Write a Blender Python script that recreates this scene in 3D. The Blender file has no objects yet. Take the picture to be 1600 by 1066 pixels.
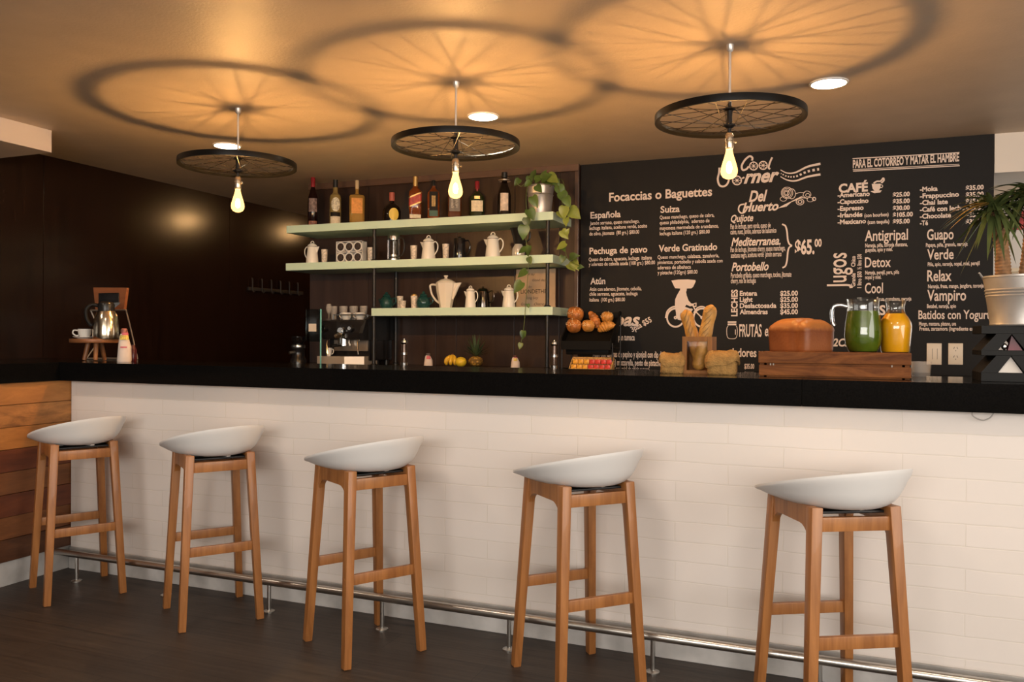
import bpy, bmesh, math, random
from mathutils import Vector, Matrix
random.seed(7)
PI = math.pi
R = math.radians
sc = bpy.context.scene
COL = sc.collection

# ------------------------------------------------------------------ camera, world, lights, exposure
FPX = 1290.0
CAM = Vector((0, 0, 1.25))
YAW, PITCH, ROLL = R(21.9), R(-0.252), R(0.344)
_cy, _sy, _cp, _sp = math.cos(YAW), math.sin(YAW), math.cos(PITCH), math.sin(PITCH)
_f = Vector((-_sy*_cp, _cy*_cp, _sp)); _r = Vector((_cy, _sy, 0)); _u = _r.cross(_f)
_cr, _sr = math.cos(ROLL), math.sin(ROLL)
CR, CU, CF = _cr*_r + _sr*_u, -_sr*_r + _cr*_u, _f
cam = bpy.data.cameras.new('camera')
cam.sensor_width = 36.0
cam.lens = FPX/1600*36.0
cam.clip_start = 0.05
co = bpy.data.objects.new('camera', cam); COL.objects.link(co)
mw = Matrix(((CR.x, CU.x, -CF.x, CAM.x), (CR.y, CU.y, -CF.y, CAM.y), (CR.z, CU.z, -CF.z, CAM.z), (0, 0, 0, 1)))
co.matrix_world = mw
sc.camera = co

sc.view_settings.view_transform = 'Standard'
sc.view_settings.look = 'None'
sc.view_settings.gamma = 1.0
sc.view_settings.use_curve_mapping = False
sc.view_settings.exposure = 0.0
sc.cycles.use_denoising = True
sc.cycles.max_bounces = 8
sc.cycles.sample_clamp_indirect = 6.0
sc.cycles.caustics_reflective = False
sc.cycles.caustics_refractive = False

BULB_E = 2600.0      # strength of the filament cores
DOWN_E = 45.0       # strength of the recessed downlight discs
SPOT_W = 38.0       # downlights in front of the bar
DAY_W = 230.0        # daylight from the windows behind the camera
WARM = (1.0, 0.60, 0.26)

wd = bpy.data.worlds.new('world'); sc.world = wd; wd.use_nodes = True
wd.node_tree.nodes['Background'].inputs[0].default_value = (0.8, 0.85, 1.0, 1)
wd.node_tree.nodes['Background'].inputs[1].default_value = 0.1

def area_light(name, loc, direction, sx, sy, power, color):
    l = bpy.data.lights.new(name, 'AREA'); l.shape = 'RECTANGLE'; l.size = sx; l.size_y = sy
    l.energy = power; l.color = color
    o = bpy.data.objects.new(name, l); COL.objects.link(o); o.location = loc
    o.rotation_euler = Vector(direction).to_track_quat('-Z', 'Y').to_euler()
    return o
def spot_light(name, loc, direction, power, color, angle=110, blend=0.6, radius=0.05):
    l = bpy.data.lights.new(name, 'SPOT'); l.energy = power; l.color = color
    l.spot_size = R(angle); l.spot_blend = blend; l.shadow_soft_size = radius
    o = bpy.data.objects.new(name, l); COL.objects.link(o); o.location = loc
    o.rotation_euler = Vector(direction).to_track_quat('-Z', 'Y').to_euler()
    return o
area_light('window_daylight', (0.6, -3.3, 1.75), (0, 1, 0.05), 5.0, 1.2, DAY_W, (1.0, 0.95, 0.88))
area_light('side_window_daylight', (3.45, 0.6, 1.5), (-1, 0.1, 0), 3.0, 1.6, DAY_W*0.35, (1.0, 0.95, 0.88))
area_light('far_room_daylight', (3.3, 7.2, 1.6), (-1, -0.1, 0), 1.6, 1.6, 40, (1.0, 0.95, 0.88))
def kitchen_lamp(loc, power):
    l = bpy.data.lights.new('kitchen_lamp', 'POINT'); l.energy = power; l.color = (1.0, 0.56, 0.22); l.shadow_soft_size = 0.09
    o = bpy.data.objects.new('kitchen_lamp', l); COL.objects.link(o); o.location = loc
# (placed after the pixel helpers)
for lx in (-3.9, -2.4, -0.9, 0.6):
    spot_light('ceiling_spot', (lx, 1.75, 2.43), (0, 0.12, -1), SPOT_W, (1.0, 0.82, 0.64), 140, 0.7, 0.16)

# ------------------------------------------------------------------ pixel helpers (photo frame 1600 x 1066)
def ray(px, py):
    return CF + CR*((px-800)/FPX) - CU*((py-533)/FPX)
def at(px, py, y):
    d = ray(px, py); return CAM + d*((y-CAM.y)/d.y)
def atz(px, py, z):
    d = ray(px, py); return CAM + d*((z-CAM.z)/d.z)
def mpp(px, y):
    d = ray(px, 525); return (y/d.y)/FPX            # metres in one pixel at that depth
def tocam(x, y):
    return math.atan2(CAM.y-y, CAM.x-x)

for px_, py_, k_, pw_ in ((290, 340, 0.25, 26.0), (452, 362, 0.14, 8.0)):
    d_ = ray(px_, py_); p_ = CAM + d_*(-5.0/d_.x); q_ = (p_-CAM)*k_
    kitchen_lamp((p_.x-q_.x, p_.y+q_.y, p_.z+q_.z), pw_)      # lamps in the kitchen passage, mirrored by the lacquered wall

# ------------------------------------------------------------------ materials
MATS = {}
def nt(m):
    m.use_nodes = True
    return m.node_tree, m.node_tree.nodes['Principled BSDF']
def mat(name, col, rough=0.5, metal=0.0, trans=0.0, emit=None, es=0.0, noise=0.0, nscale=20, bump=0.0, bscale=60, coat=0.0, spec=0.5, ior=1.45):
    if name in MATS: return MATS[name]
    m = bpy.data.materials.new(name); t, p = nt(m); N = t.nodes; L = t.links
    p.inputs['Base Color'].default_value = (*col, 1)
    p.inputs['Roughness'].default_value = rough
    p.inputs['Metallic'].default_value = metal
    p.inputs['Transmission Weight'].default_value = trans
    p.inputs['IOR'].default_value = ior
    p.inputs['Specular IOR Level'].default_value = spec
    p.inputs['Coat Weight'].default_value = coat
    if emit:
        p.inputs['Emission Color'].default_value = (*emit, 1); p.inputs['Emission Strength'].default_value = es
    tc = N.new('ShaderNodeTexCoord')
    if noise > 0:
        n = N.new('ShaderNodeTexNoise'); n.inputs['Scale'].default_value = nscale; n.inputs['Detail'].default_value = 5
        L.new(tc.outputs['Object'], n.inputs['Vector'])
        r = N.new('ShaderNodeValToRGB')
        r.color_ramp.elements[0].position = 0.3; r.color_ramp.elements[1].position = 0.7
        r.color_ramp.elements[0].color = (*[c*(1-noise) for c in col], 1)
        r.color_ramp.elements[1].color = (*[min(1, c*(1+noise*0.6)) for c in col], 1)
        L.new(n.outputs['Fac'], r.inputs['Fac']); L.new(r.outputs['Color'], p.inputs['Base Color'])
    if bump > 0:
        n2 = N.new('ShaderNodeTexNoise'); n2.inputs['Scale'].default_value = bscale; n2.inputs['Detail'].default_value = 4
        L.new(tc.outputs['Object'], n2.inputs['Vector'])
        b = N.new('ShaderNodeBump'); b.inputs['Strength'].default_value = bump; b.inputs['Distance'].default_value = 0.01
        L.new(n2.outputs['Fac'], b.inputs['Height']); L.new(b.outputs['Normal'], p.inputs['Normal'])
    MATS[name] = m
    return m
def wood(name, c1, c2, rough=0.45, stretch=(1, 1, 12), scale=14, coat=0.0, dark=None, bump=0.05):
    if name in MATS: return MATS[name]
    m = bpy.data.materials.new(name); t, p = nt(m); N = t.nodes; L = t.links
    p.inputs['Roughness'].default_value = rough; p.inputs['Coat Weight'].default_value = coat
    tc = N.new('ShaderNodeTexCoord'); mp = N.new('ShaderNodeMapping')
    mp.inputs['Scale'].default_value = tuple(scale/s for s in stretch)
    L.new(tc.outputs['Object'], mp.inputs['Vector'])
    n = N.new('ShaderNodeTexNoise'); n.inputs['Scale'].default_value = 1.0; n.inputs['Detail'].default_value = 8; n.inputs['Roughness'].default_value = 0.65; n.inputs['Distortion'].default_value = 0.6
    L.new(mp.outputs['Vector'], n.inputs['Vector'])
    r = N.new('ShaderNodeValToRGB')
    r.color_ramp.elements[0].position = 0.3; r.color_ramp.elements[0].color = (*c1, 1)
    r.color_ramp.elements[1].position = 0.68; r.color_ramp.elements[1].color = (*c2, 1)
    if dark:
        e = r.color_ramp.elements.new(0.2); e.color = (*dark, 1)
    L.new(n.outputs['Fac'], r.inputs['Fac']); L.new(r.outputs['Color'], p.inputs['Base Color'])
    b = N.new('ShaderNodeBump'); b.inputs['Strength'].default_value = bump; b.inputs['Distance'].default_value = 0.01
    L.new(n.outputs['Fac'], b.inputs['Height']); L.new(b.outputs['Normal'], p.inputs['Normal'])
    MATS[name] = m
    return m
def clear_glass(name, tint=(1, 1, 1), base=0.06, edge=0.75):
    """thin clear glass: transparent with a reflection that grows at grazing angles"""
    if name in MATS: return MATS[name]
    m = bpy.data.materials.new(name); m.use_nodes = True; t = m.node_tree; N = t.nodes; L = t.links
    N.remove(N['Principled BSDF']); out = N['Material Output']
    tr = N.new('ShaderNodeBsdfTransparent'); tr.inputs[0].default_value = (*tint, 1)
    gl = N.new('ShaderNodeBsdfGlossy'); gl.inputs['Roughness'].default_value = 0.03
    fr = N.new('ShaderNodeFresnel'); fr.inputs['IOR'].default_value = 1.5
    mx = N.new('ShaderNodeMixShader'); ad = N.new('ShaderNodeMath'); ad.operation = 'MULTIPLY_ADD'
    ad.inputs[1].default_value = edge; ad.inputs[2].default_value = base
    L.new(fr.outputs[0], ad.inputs[0]); L.new(ad.outputs[0], mx.inputs[0])
    L.new(tr.outputs[0], mx.inputs[1]); L.new(gl.outputs[0], mx.inputs[2]); L.new(mx.outputs[0], out.inputs[0])
    MATS[name] = m
    return m
def emitter(name, col, strength):
    if name in MATS: return MATS[name]
    m = bpy.data.materials.new(name); m.use_nodes = True; t = m.node_tree; N = t.nodes
    N.remove(N['Principled BSDF']); e = N.new('ShaderNodeEmission')
    e.inputs[0].default_value = (*col, 1); e.inputs[1].default_value = strength
    t.links.new(e.outputs[0], N['Material Output'].inputs[0])
    MATS[name] = m
    return m

# ------------------------------------------------------------------ mesh helpers
def B(): return bmesh.new()
def obj(name, bm, m=None, parent=None, smooth=True, label=None, kind=None, angle=35):
    me = bpy.data.meshes.new(name)
    bmesh.ops.recalc_face_normals(bm, faces=bm.faces[:])
    if smooth:
        for f in bm.faces: f.smooth = True
        for e in bm.edges:
            if len(e.link_faces) == 2:
                try:
                    if e.calc_face_angle() > R(angle): e.smooth = False
                except ValueError: pass
    bm.to_mesh(me); bm.free()
    o = bpy.data.objects.new(name, me); COL.objects.link(o)
    if m is not None:
        for k in (m if isinstance(m, (list, tuple)) else [m]): me.materials.append(k)
    if parent is not None: o.parent = parent
    if label: o['label'] = label
    if kind: o['kind'] = kind
    return o
def thing(name, label, cat, loc=(0, 0, 0), rz=0.0, group=None):
    o = bpy.data.objects.new(name, None); COL.objects.link(o); o.empty_display_size = 0.05
    o.location = loc; o.rotation_euler = (0, 0, rz); o['label'] = label; o['category'] = cat
    if group: o['group'] = group
    return o
def tag(o, label, cat, group=None, loc=None, rz=None):
    o['label'] = label; o['category'] = cat
    if group: o['group'] = group
    if loc is not None: o.location = loc
    if rz is not None: o.rotation_euler = (0, 0, rz)
    return o
def struct(name, bm, m, smooth=False, parent=None):
    o = obj(name, bm, m, parent, smooth); o['kind'] = 'structure'; return o
KIDS = {}
def dup(root, loc=None, rz=None, label=None, group=None):
    kids = [o for o in COL.objects if o.parent is root]
    c = root.copy(); COL.objects.link(c)
    if loc is not None: c.location = loc
    if rz is not None: c.rotation_euler = (0, 0, rz)
    if label: c['label'] = label
    if group: c['group'] = group
    for k in kids:
        d = k.copy(); COL.objects.link(d); d.parent = c
        for g in [o for o in COL.objects if o.parent is k]:
            e = g.copy(); COL.objects.link(e); e.parent = d
    return c
def box(bm, c, s, rot=None, bev=0.0):
    r = bmesh.ops.create_cube(bm, size=1.0)
    vs = r['verts']
    for v in vs: v.co = Vector((v.co.x*s[0], v.co.y*s[1], v.co.z*s[2]))
    if bev > 0:
        es = list({e for v in vs for e in v.link_edges})
        rr = bmesh.ops.bevel(bm, geom=es, offset=bev, segments=2, affect='EDGES', profile=0.6)
        vs = list({v for f in rr['faces'] for v in f.verts} | {v for v in vs if v.is_valid})
    M = Matrix.Translation(Vector(c)) @ (rot.to_4x4() if rot is not None else Matrix.Identity(4))
    for v in vs: v.co = M @ v.co
    return vs
def bx(bm, x0, x1, y0, y1, z0, z1, bev=0.0):
    return box(bm, ((x0+x1)/2, (y0+y1)/2, (z0+z1)/2), (abs(x1-x0), abs(y1-y0), abs(z1-z0)), None, bev)
def bar(bm, p0, p1, w0, d0, w1=None, d1=None, side=(1, 0, 0), bev=0.003):
    """square bar from p0 to p1, w along side, d across; ends cut level"""
    w1 = w0 if w1 is None else w1; d1 = d0 if d1 is None else d1
    p0, p1 = Vector(p0), Vector(p1); ax = (p1-p0).normalized()
    s = Vector(side); s = (s - ax*s.dot(ax)).normalized(); t = ax.cross(s)
    vs = []
    for p, w, d in ((p0, w0, d0), (p1, w1, d1)):
        for a, b in ((-1, -1), (1, -1), (1, 1), (-1, 1)):
            vs.append(bm.verts.new(p + s*(a*w/2) + t*(b*d/2)))
    fs = [bm.faces.new(vs[0:4][::-1]), bm.faces.new(vs[4:8])]
    for i in range(4):
        j = (i+1) % 4; fs.append(bm.faces.new((vs[i], vs[j], vs[4+j], vs[4+i])))
    if bev > 0:
        es = list({e for f in fs for e in f.edges})
        bmesh.ops.bevel(bm, geom=es, offset=bev, segments=2, affect='EDGES', profile=0.6)
def tube(bm, pts, r, seg=8, closed=False):
    pts = [Vector(p) for p in pts]; n = len(pts)
    rs = r if isinstance(r, (list, tuple)) else [r]*n
    rings = []; prev = None
    for i, p in enumerate(pts):
        a = pts[(i-1) % n] if (closed or i > 0) else p
        b = pts[(i+1) % n] if (closed or i < n-1) else p
        t = (b-a).normalized()
        if prev is None:
            q = Vector((0, 0, 1)) if abs(t.z) < 0.9 else Vector((1, 0, 0))
            s = (q - t*q.dot(t)).normalized()
        else:
            s = (prev - t*prev.dot(t)).normalized()
        prev = s; w = t.cross(s)
        rings.append([bm.verts.new(p + (s*math.cos(2*PI*k/seg) + w*math.sin(2*PI*k/seg))*rs[i]) for k in range(seg)])
    m = n if closed else n-1
    for i in range(m):
        A, C = rings[i], rings[(i+1) % n]
        for k in range(seg):
            l = (k+1) % seg
            bm.faces.new((A[k], A[l], C[l], C[k]))
    if not closed:
        bm.faces.new(rings[0][::-1]); bm.faces.new(rings[-1])
def lathe(bm, prof, seg=24, c=(0, 0, 0), sx=1.0, sy=1.0, a0=0.0, a1=2*PI, sq=None):
    """surface of revolution about z; prof = [(r, z)...]; sq = squareness exponent for rounded-square bottles"""
    full = abs(a1-a0-2*PI) < 1e-6
    n = seg if full else seg+1
    rings = []
    for r, z in prof:
        if r < 1e-6 and full:
            rings.append([bm.verts.new((c[0], c[1], c[2]+z))]); continue
        ring = []
        for k in range(n):
            a = a0 + (a1-a0)*k/seg
            ca, sa = math.cos(a), math.sin(a)
            q = 1.0
            if sq and r > 0: q = (abs(ca)**sq + abs(sa)**sq)**(-1.0/sq)
            ring.append(bm.verts.new((c[0]+r*q*ca*sx, c[1]+r*q*sa*sy, c[2]+z)))
        rings.append(ring)
    for A, C in zip(rings[:-1], rings[1:]):
        for k in range(seg):
            l = (k+1) % n
            if len(A) == 1 and len(C) == 1: continue
            if len(A) == 1: bm.faces.new((A[0], C[l], C[k]))
            elif len(C) == 1: bm.faces.new((A[k], A[l], C[0]))
            else: bm.faces.new((A[k], A[l], C[l], C[k]))
    return rings
def prism(bm, poly, fn, d0, d1):
    """extrude a 2-D outline: fn(u, v, d) gives the 3-D point"""
    a = [bm.verts.new(fn(u, v, d0)) for u, v in poly]
    b = [bm.verts.new(fn(u, v, d1)) for u, v in poly]
    n = len(poly)
    bm.faces.new(a); bm.faces.new(b[::-1])
    for i in range(n):
        j = (i+1) % n; bm.faces.new((a[i], b[i], b[j], a[j]))
def sphere(bm, c, r, seg=16, rings=10, sc3=(1, 1, 1), rot=None):
    g = bmesh.ops.create_uvsphere(bm, u_segments=seg, v_segments=rings, radius=r)
    for v in g['verts']:
        p = Vector((v.co.x*sc3[0], v.co.y*sc3[1], v.co.z*sc3[2]))
        if rot is not None: p = rot @ p
        v.co = p + Vector(c)
    return g['verts']
def spline(pts, n=6):
    pts = [Vector(p) for p in pts]; out = []
    for i in range(len(pts)-1):
        p0 = pts[max(i-1, 0)]; p1 = pts[i]; p2 = pts[i+1]; p3 = pts[min(i+2, len(pts)-1)]
        for k in range(n):
            t = k/n
            out.append(0.5*((2*p1) + (p2-p0)*t + (2*p0-5*p1+4*p2-p3)*t*t + (3*p1-p0-3*p2+p3)*t**3))
    out.append(pts[-1])
    return out

# ------------------------------------------------------------------ common materials
M_WHITE = mat('white_enamel', (0.80, 0.76, 0.70), 0.25)
M_CHROME = mat('chrome', (0.75, 0.73, 0.70), 0.15, 1.0)
M_STEEL = mat('brushed_steel', (0.55, 0.53, 0.50), 0.28, 1.0)
M_BLACK = mat('black_metal', (0.012, 0.011, 0.011), 0.4)
M_BLKGLOSS = mat('gloss_black', (0.008, 0.008, 0.008), 0.15)
M_GLASS = clear_glass('clear_glass')

# ------------------------------------------------------------------ dimensions of the room
ZC = 2.458             # ceiling
YB = 5.536             # back wall with the menu
XL = -5.0              # dark left wall
BY, BZ = 3.225, 1.008  # brick front, underside of the bar top
CT = 1.105             # bar top
CF0, CF1 = 3.14, 3.68  # bar top front and back edge
KZ = 1.043             # back counter top
XR = 3.6

# ------------------------------------------------------------------ setting: floor, ceiling, walls
def floor_mat():
    m = bpy.data.materials.new('floor_boards'); t, p = nt(m); N = t.nodes; L = t.links
    tc = N.new('ShaderNodeTexCoord'); mp = N.new('ShaderNodeMapping'); mp.inputs['Rotation'].default_value = (0, 0, R(0))
    L.new(tc.outputs['Object'], mp.inputs['Vector'])
    br = N.new('ShaderNodeTexBrick'); br.inputs['Scale'].default_value = 1.0
    br.inputs['Brick Width'].default_value = 1.25; br.inputs['Row Height'].default_value = 0.16
    br.inputs['Mortar Size'].default_value = 0.0015; br.offset = 0.37
    br.inputs['Color1'].default_value = (0.030, 0.022, 0.018, 1); br.inputs['Color2'].default_value = (0.045, 0.033, 0.026, 1)
    br.inputs['Mortar'].default_value = (0.010, 0.008, 0.007, 1)
    L.new(mp.outputs[0], br.inputs['Vector'])
    mp2 = N.new('ShaderNodeMapping'); mp2.inputs['Scale'].default_value = (1.5, 30, 1); L.new(tc.outputs['Object'], mp2.inputs['Vector'])
    n = N.new('ShaderNodeTexNoise'); n.inputs['Scale'].default_value = 2.0; n.inputs['Detail'].default_value = 8
    L.new(mp2.outputs[0], n.inputs['Vector'])
    mx = N.new('ShaderNodeMix'); mx.data_type = 'RGBA'; mx.blend_type = 'MULTIPLY'; mx.inputs['Factor'].default_value = 0.75
    r = N.new('ShaderNodeValToRGB'); r.color_ramp.elements[0].color = (0.45, 0.43, 0.42, 1); r.color_ramp.elements[0].position = 0.3
    r.color_ramp.elements[1].color = (1.5, 1.45, 1.4, 1); r.color_ramp.elements[1].position = 0.75
    L.new(n.outputs['Fac'], r.inputs[0]); L.new(br.outputs['Color'], mx.inputs[6]); L.new(r.outputs[0], mx.inputs[7])
    L.new(mx.outputs[2], p.inputs['Base Color']); p.inputs['Roughness'].default_value = 0.5
    b = N.new('ShaderNodeBump'); b.inputs['Strength'].default_value = 0.15; b.inputs['Distance'].default_value = 0.005
    L.new(n.outputs['Fac'], b.inputs['Height']); L.new(b.outputs[0], p.inputs['Normal'])
    return m
b = B(); bx(b, XL-0.1, XR+0.1, -3.7, 9.1, -0.1, 0.0); struct('floor', b, floor_mat())

ceil_m = mat('ceiling_plaster', (0.64, 0.515, 0.395), 0.48, noise=0.05, nscale=6, bump=0.16, bscale=80)
b = B(); bx(b, XL-0.1, XR+0.1, -3.7, 9.1, ZC, ZC+0.1); struct('ceiling', b, ceil_m)

dark_wood = wood('dark_veneer', (0.010, 0.0042, 0.0028), (0.020, 0.0085, 0.005), 0.21, (1, 1, 14), 22, bump=0.03)
panel_wood = wood('panel_veneer', (0.030, 0.0155, 0.0105), (0.056, 0.030, 0.021), 0.33, (1, 1, 14), 18, bump=0.03)

dark_wood.node_tree.nodes['Principled BSDF'].inputs['Specular IOR Level'].default_value = 0.35
b = B()
ys = [-3.7, 3.978, 5.788, 7.4, 9.0]
for y0, y1 in zip(ys[:-1], ys[1:]): bx(b, XL-0.06, XL, y0+0.002, y1-0.002, 0, ZC, 0.0015)
wl = struct('wall_left', b, dark_wood)
b = B(); bx(b, XL, 0.3, 8.9, 9.0, 0, ZC); struct('wall_passage', b, dark_wood)
b = B(); bx(b, XL-0.1, XR+0.1, -3.8, -3.7, 0, ZC); struct('wall_rear', b, mat('plain_wall', (0.62, 0.58, 0.52), 0.7))
b = B(); bx(b, XR, XR+0.1, -3.7, 9.0, 0, ZC); struct('wall_right', b, mat('plain_wall', (0.62, 0.58, 0.52), 0.7))
far_m = mat('far_wall', (0.66, 0.61, 0.56), 0.7)
b = B(); bx(b, 0.3, XR, 8.2, 8.3, 0, ZC); struct('wall_far', b, far_m)

# shelf wall of dark boards (left part of the back wall) and the black menu wall (right part)
b = B()
seams = [-3.96, -3.42, -2.83, -2.66, -2.20, -1.86, -1.716]
for x0, x1 in zip(seams[:-1], seams[1:]): bx(b, x0+0.0015, x1-0.0015, YB-0.022, YB+0.1, 0, ZC, 0.0012)
struct('wall_shelf', b, panel_wood)
board_m = mat('chalk_paint', (0.0115, 0.0102, 0.0098), 0.6, spec=0.25, noise=0.15, nscale=3, bump=0.05, bscale=120)
b = B(); bx(b, -1.712, 0.808, YB, YB+0.12, 0, ZC)
WALL = struct('wall_back', b, board_m)
b = B(); bx(b, -3.96, -1.716, YB-0.05, YB-0.022, ZC-0.048, ZC, 0.003); struct('trim_1', b, wood('trim_wood', (0.10, 0.055, 0.035), (0.15, 0.085, 0.055), 0.4, (14, 1, 1), 18))
b = B(); bx(b, -1.745, -1.716, YB-0.045, YB-0.022, KZ, ZC-0.048, 0.004); struct('trim_2', b, wood('edge_trim', (0.075, 0.045, 0.034), (0.12, 0.075, 0.055), 0.28, (1, 1, 14), 18))

b = B(); bx(b, 0.2, 0.3, YB+0.12, 8.3, 0, ZC); struct('wall_light_block', b, far_m)  # unseen wall, added to block far room light from the passage
# bulkhead and far room right of the menu wall
b = B(); zb = at(1575, 269, YB).z
bx(b, 0.81, XR, YB, YB+0.45, zb, ZC); struct('beam_right', b, mat('white_plaster', (0.80, 0.74, 0.67), 0.6))
# white soffit over the left end of the bar
b = B(); bx(b, XL, -4.36, 1.2, 3.52, ZC-0.13, ZC); struct('beam_left', b, mat('cream_plaster', (0.72, 0.61, 0.53), 0.6))

# white painted block front of the bar
def brick_mat():
    m = bpy.data.materials.new('painted_blocks'); t, p = nt(m); N = t.nodes; L = t.links
    tc = N.new('ShaderNodeTexCoord'); sp = N.new('ShaderNodeSeparateXYZ'); cb = N.new('ShaderNodeCombineXYZ')
    L.new(tc.outputs['Object'], sp.inputs[0]); L.new(sp.outputs['X'], cb.inputs['X']); L.new(sp.outputs['Z'], cb.inputs['Y'])
    n0 = N.new('ShaderNodeTexNoise'); n0.inputs['Scale'].default_value = 5; n0.inputs['Detail'].default_value = 3
    L.new(tc.outputs['Object'], n0.inputs['Vector'])
    wv = N.new('ShaderNodeVectorMath'); wv.operation = 'SCALE'; wv.inputs['Scale'].default_value = 0.012
    L.new(n0.outputs['Color'], wv.inputs[0])
    av = N.new('ShaderNodeVectorMath'); L.new(cb.outputs[0], av.inputs[0]); L.new(wv.outputs[0], av.inputs[1])
    br = N.new('ShaderNodeTexBrick'); br.inputs['Scale'].default_value = 1.0
    br.inputs['Brick Width'].default_value = 0.40; br.inputs['Row Height'].default_value = 0.0775
    br.inputs['Mortar Size'].default_value = 0.0035; br.inputs['Mortar Smooth'].default_value = 1.0; br.inputs['Bias'].default_value = 0.0
    br.inputs['Color1'].default_value = (0.75, 0.69, 0.645, 1); br.inputs['Color2'].default_value = (0.77, 0.71, 0.67, 1)
    br.inputs['Mortar'].default_value = (0.71, 0.65, 0.59, 1)
    L.new(av.outputs[0], br.inputs['Vector']); L.new(br.outputs['Color'], p.inputs['Base Color'])
    n = N.new('ShaderNodeTexNoise'); n.inputs['Scale'].default_value = 30; n.inputs['Detail'].default_value = 4
    L.new(tc.outputs['Object'], n.inputs['Vector'])
    ad = N.new('ShaderNodeMath'); ad.operation = 'MULTIPLY_ADD'; ad.inputs[1].default_value = 0.12
    inv = N.new('ShaderNodeMath'); inv.operation = 'SUBTRACT'; inv.inputs[0].default_value = 1.0
    L.new(br.outputs['Fac'], inv.inputs[1]); L.new(n.outputs['Fac'], ad.inputs[0]); L.new(inv.outputs[0], ad.inputs[2])
    bp = N.new('ShaderNodeBump'); bp.inputs['Strength'].default_value = 0.16; bp.inputs['Distance'].default_value = 0.005
    L.new(ad.outputs[0], bp.inputs['Height']); L.new(bp.outputs[0], p.inputs['Normal'])
    p.inputs['Roughness'].default_value = 0.55
    return m
b = B(); bx(b, -3.84, 2.4, BY, BY+0.15, 0, BZ-0.001); struct('wall_front', b, brick_mat())
b = B(); bx(b, -3.84, 2.4, BY-0.012, BY, 0, 0.115, 0.002)
struct('baseboard_front', b, mat('grey_skirting', (0.50, 0.49, 0.48), 0.5, noise=0.25, nscale=8))

# reclaimed plank side of the bar's left leg
PLANKS = [wood('plank_'+n, a, c, 0.45, (1.2, 6, 1.2), 24, dark=d, bump=0.08) for n, a, c, d in (
    ('dark', (0.055, 0.020, 0.010), (0.13, 0.050, 0.020), (0.03, 0.012, 0.008)),
    ('brown', (0.13, 0.045, 0.015), (0.24, 0.090, 0.030), (0.07, 0.025, 0.010)),
    ('red', (0.085, 0.022, 0.010), (0.17, 0.048, 0.018), (0.05, 0.014, 0.008)),
    ('honey', (0.28, 0.110, 0.028), (0.46, 0.195, 0.052), (0.16, 0.055, 0.015)),
    ('stained', (0.10, 0.040, 0.014), (0.50, 0.215, 0.060), (0.018, 0.009, 0.006)))]
b = B(); z = 0.12; k = 0
while z < BZ-0.01:
    z1 = min(z+0.1112, BZ); n0 = len(b.faces)
    dx = (0.004, 0.0, 0.006, 0.002, 0.005, 0.0, 0.004, 0.002)[k % 8]
    bx(b, -3.98, -3.842+dx-0.006, 0.6, BY+0.02, z+0.001, z1-0.001, 0.002)
    b.faces.ensure_lookup_table()
    for f in b.faces:
        zc = f.calc_center_median().z
        if z < zc < z1: f.material_index = (0, 1, 2, 1, 2, 3, 4, 3)[k % 8]
    z = z1; k += 1
struct('wall_side', b, PLANKS)
b = B(); bx(b, -3.98, -3.852, 0.6, BY+0.02, 0, 0.12, 0.002); struct('baseboard_left', b, mat('grey_skirting', (0.42, 0.41, 0.40), 0.5))

# ------------------------------------------------------------------ counters
stone = mat('black_stone', (0.005, 0.0047, 0.0045), 0.11, noise=0.5, nscale=180, spec=0.05)
b = B()
j1, j2 = at(736, 585, CF0).x, at(1253, 595, CF0).x
for x0, x1 in ((-4.65, j1-0.0004), (j1+0.0004, j2-0.0004), (j2+0.0004, 2.4)): bx(b, x0, x1, CF0, CF1, BZ, CT, 0.0008)
tag(obj('bar_counter', b, stone, smooth=False), 'long polished black stone bar top above the white block front', 'bar top')
b = B(); bx(b, -4.65, -3.825, 0.6, CF0-0.002, BZ, CT, 0.004)
tag(obj('bar_counter', b, stone, smooth=False), 'short black bar top above the reclaimed planks at the left', 'bar top')
b = B(); bx(b, -4.5, 0.8, 4.9, YB-0.055, KZ-0.045, KZ, 0.004)
t = thing('back_counter', 'dark back counter under the mint shelves carrying the coffee machine', 'counter')
obj('worktop', b, stone, t, smooth=False)
b = B(); bx(b, -4.48, 0.78, 4.95, YB-0.06, 0.0, KZ-0.045, 0.004); obj('cabinet_body', b, mat('dark_cabinet', (0.03, 0.018, 0.013), 0.5), t, smooth=False)

# wire loop hanging under the bar top
b = B(); p0 = at(1519, 641, CF0+0.03)
s = mpp(1530, CF0)
tube(b, spline([p0, p0+Vector((0.003, 0, -0.02)), p0+Vector((0.03, 0, -0.033)), p0+Vector((0.055, 0, -0.022)), p0+Vector((0.066, 0, 0.0))], 6), 0.0022, 6)
tag(obj('cable', b, mat('grey_cable', (0.35, 0.33, 0.31), 0.5)), 'thin grey cable loop hanging below the black bar top at the right', 'cable')

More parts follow.
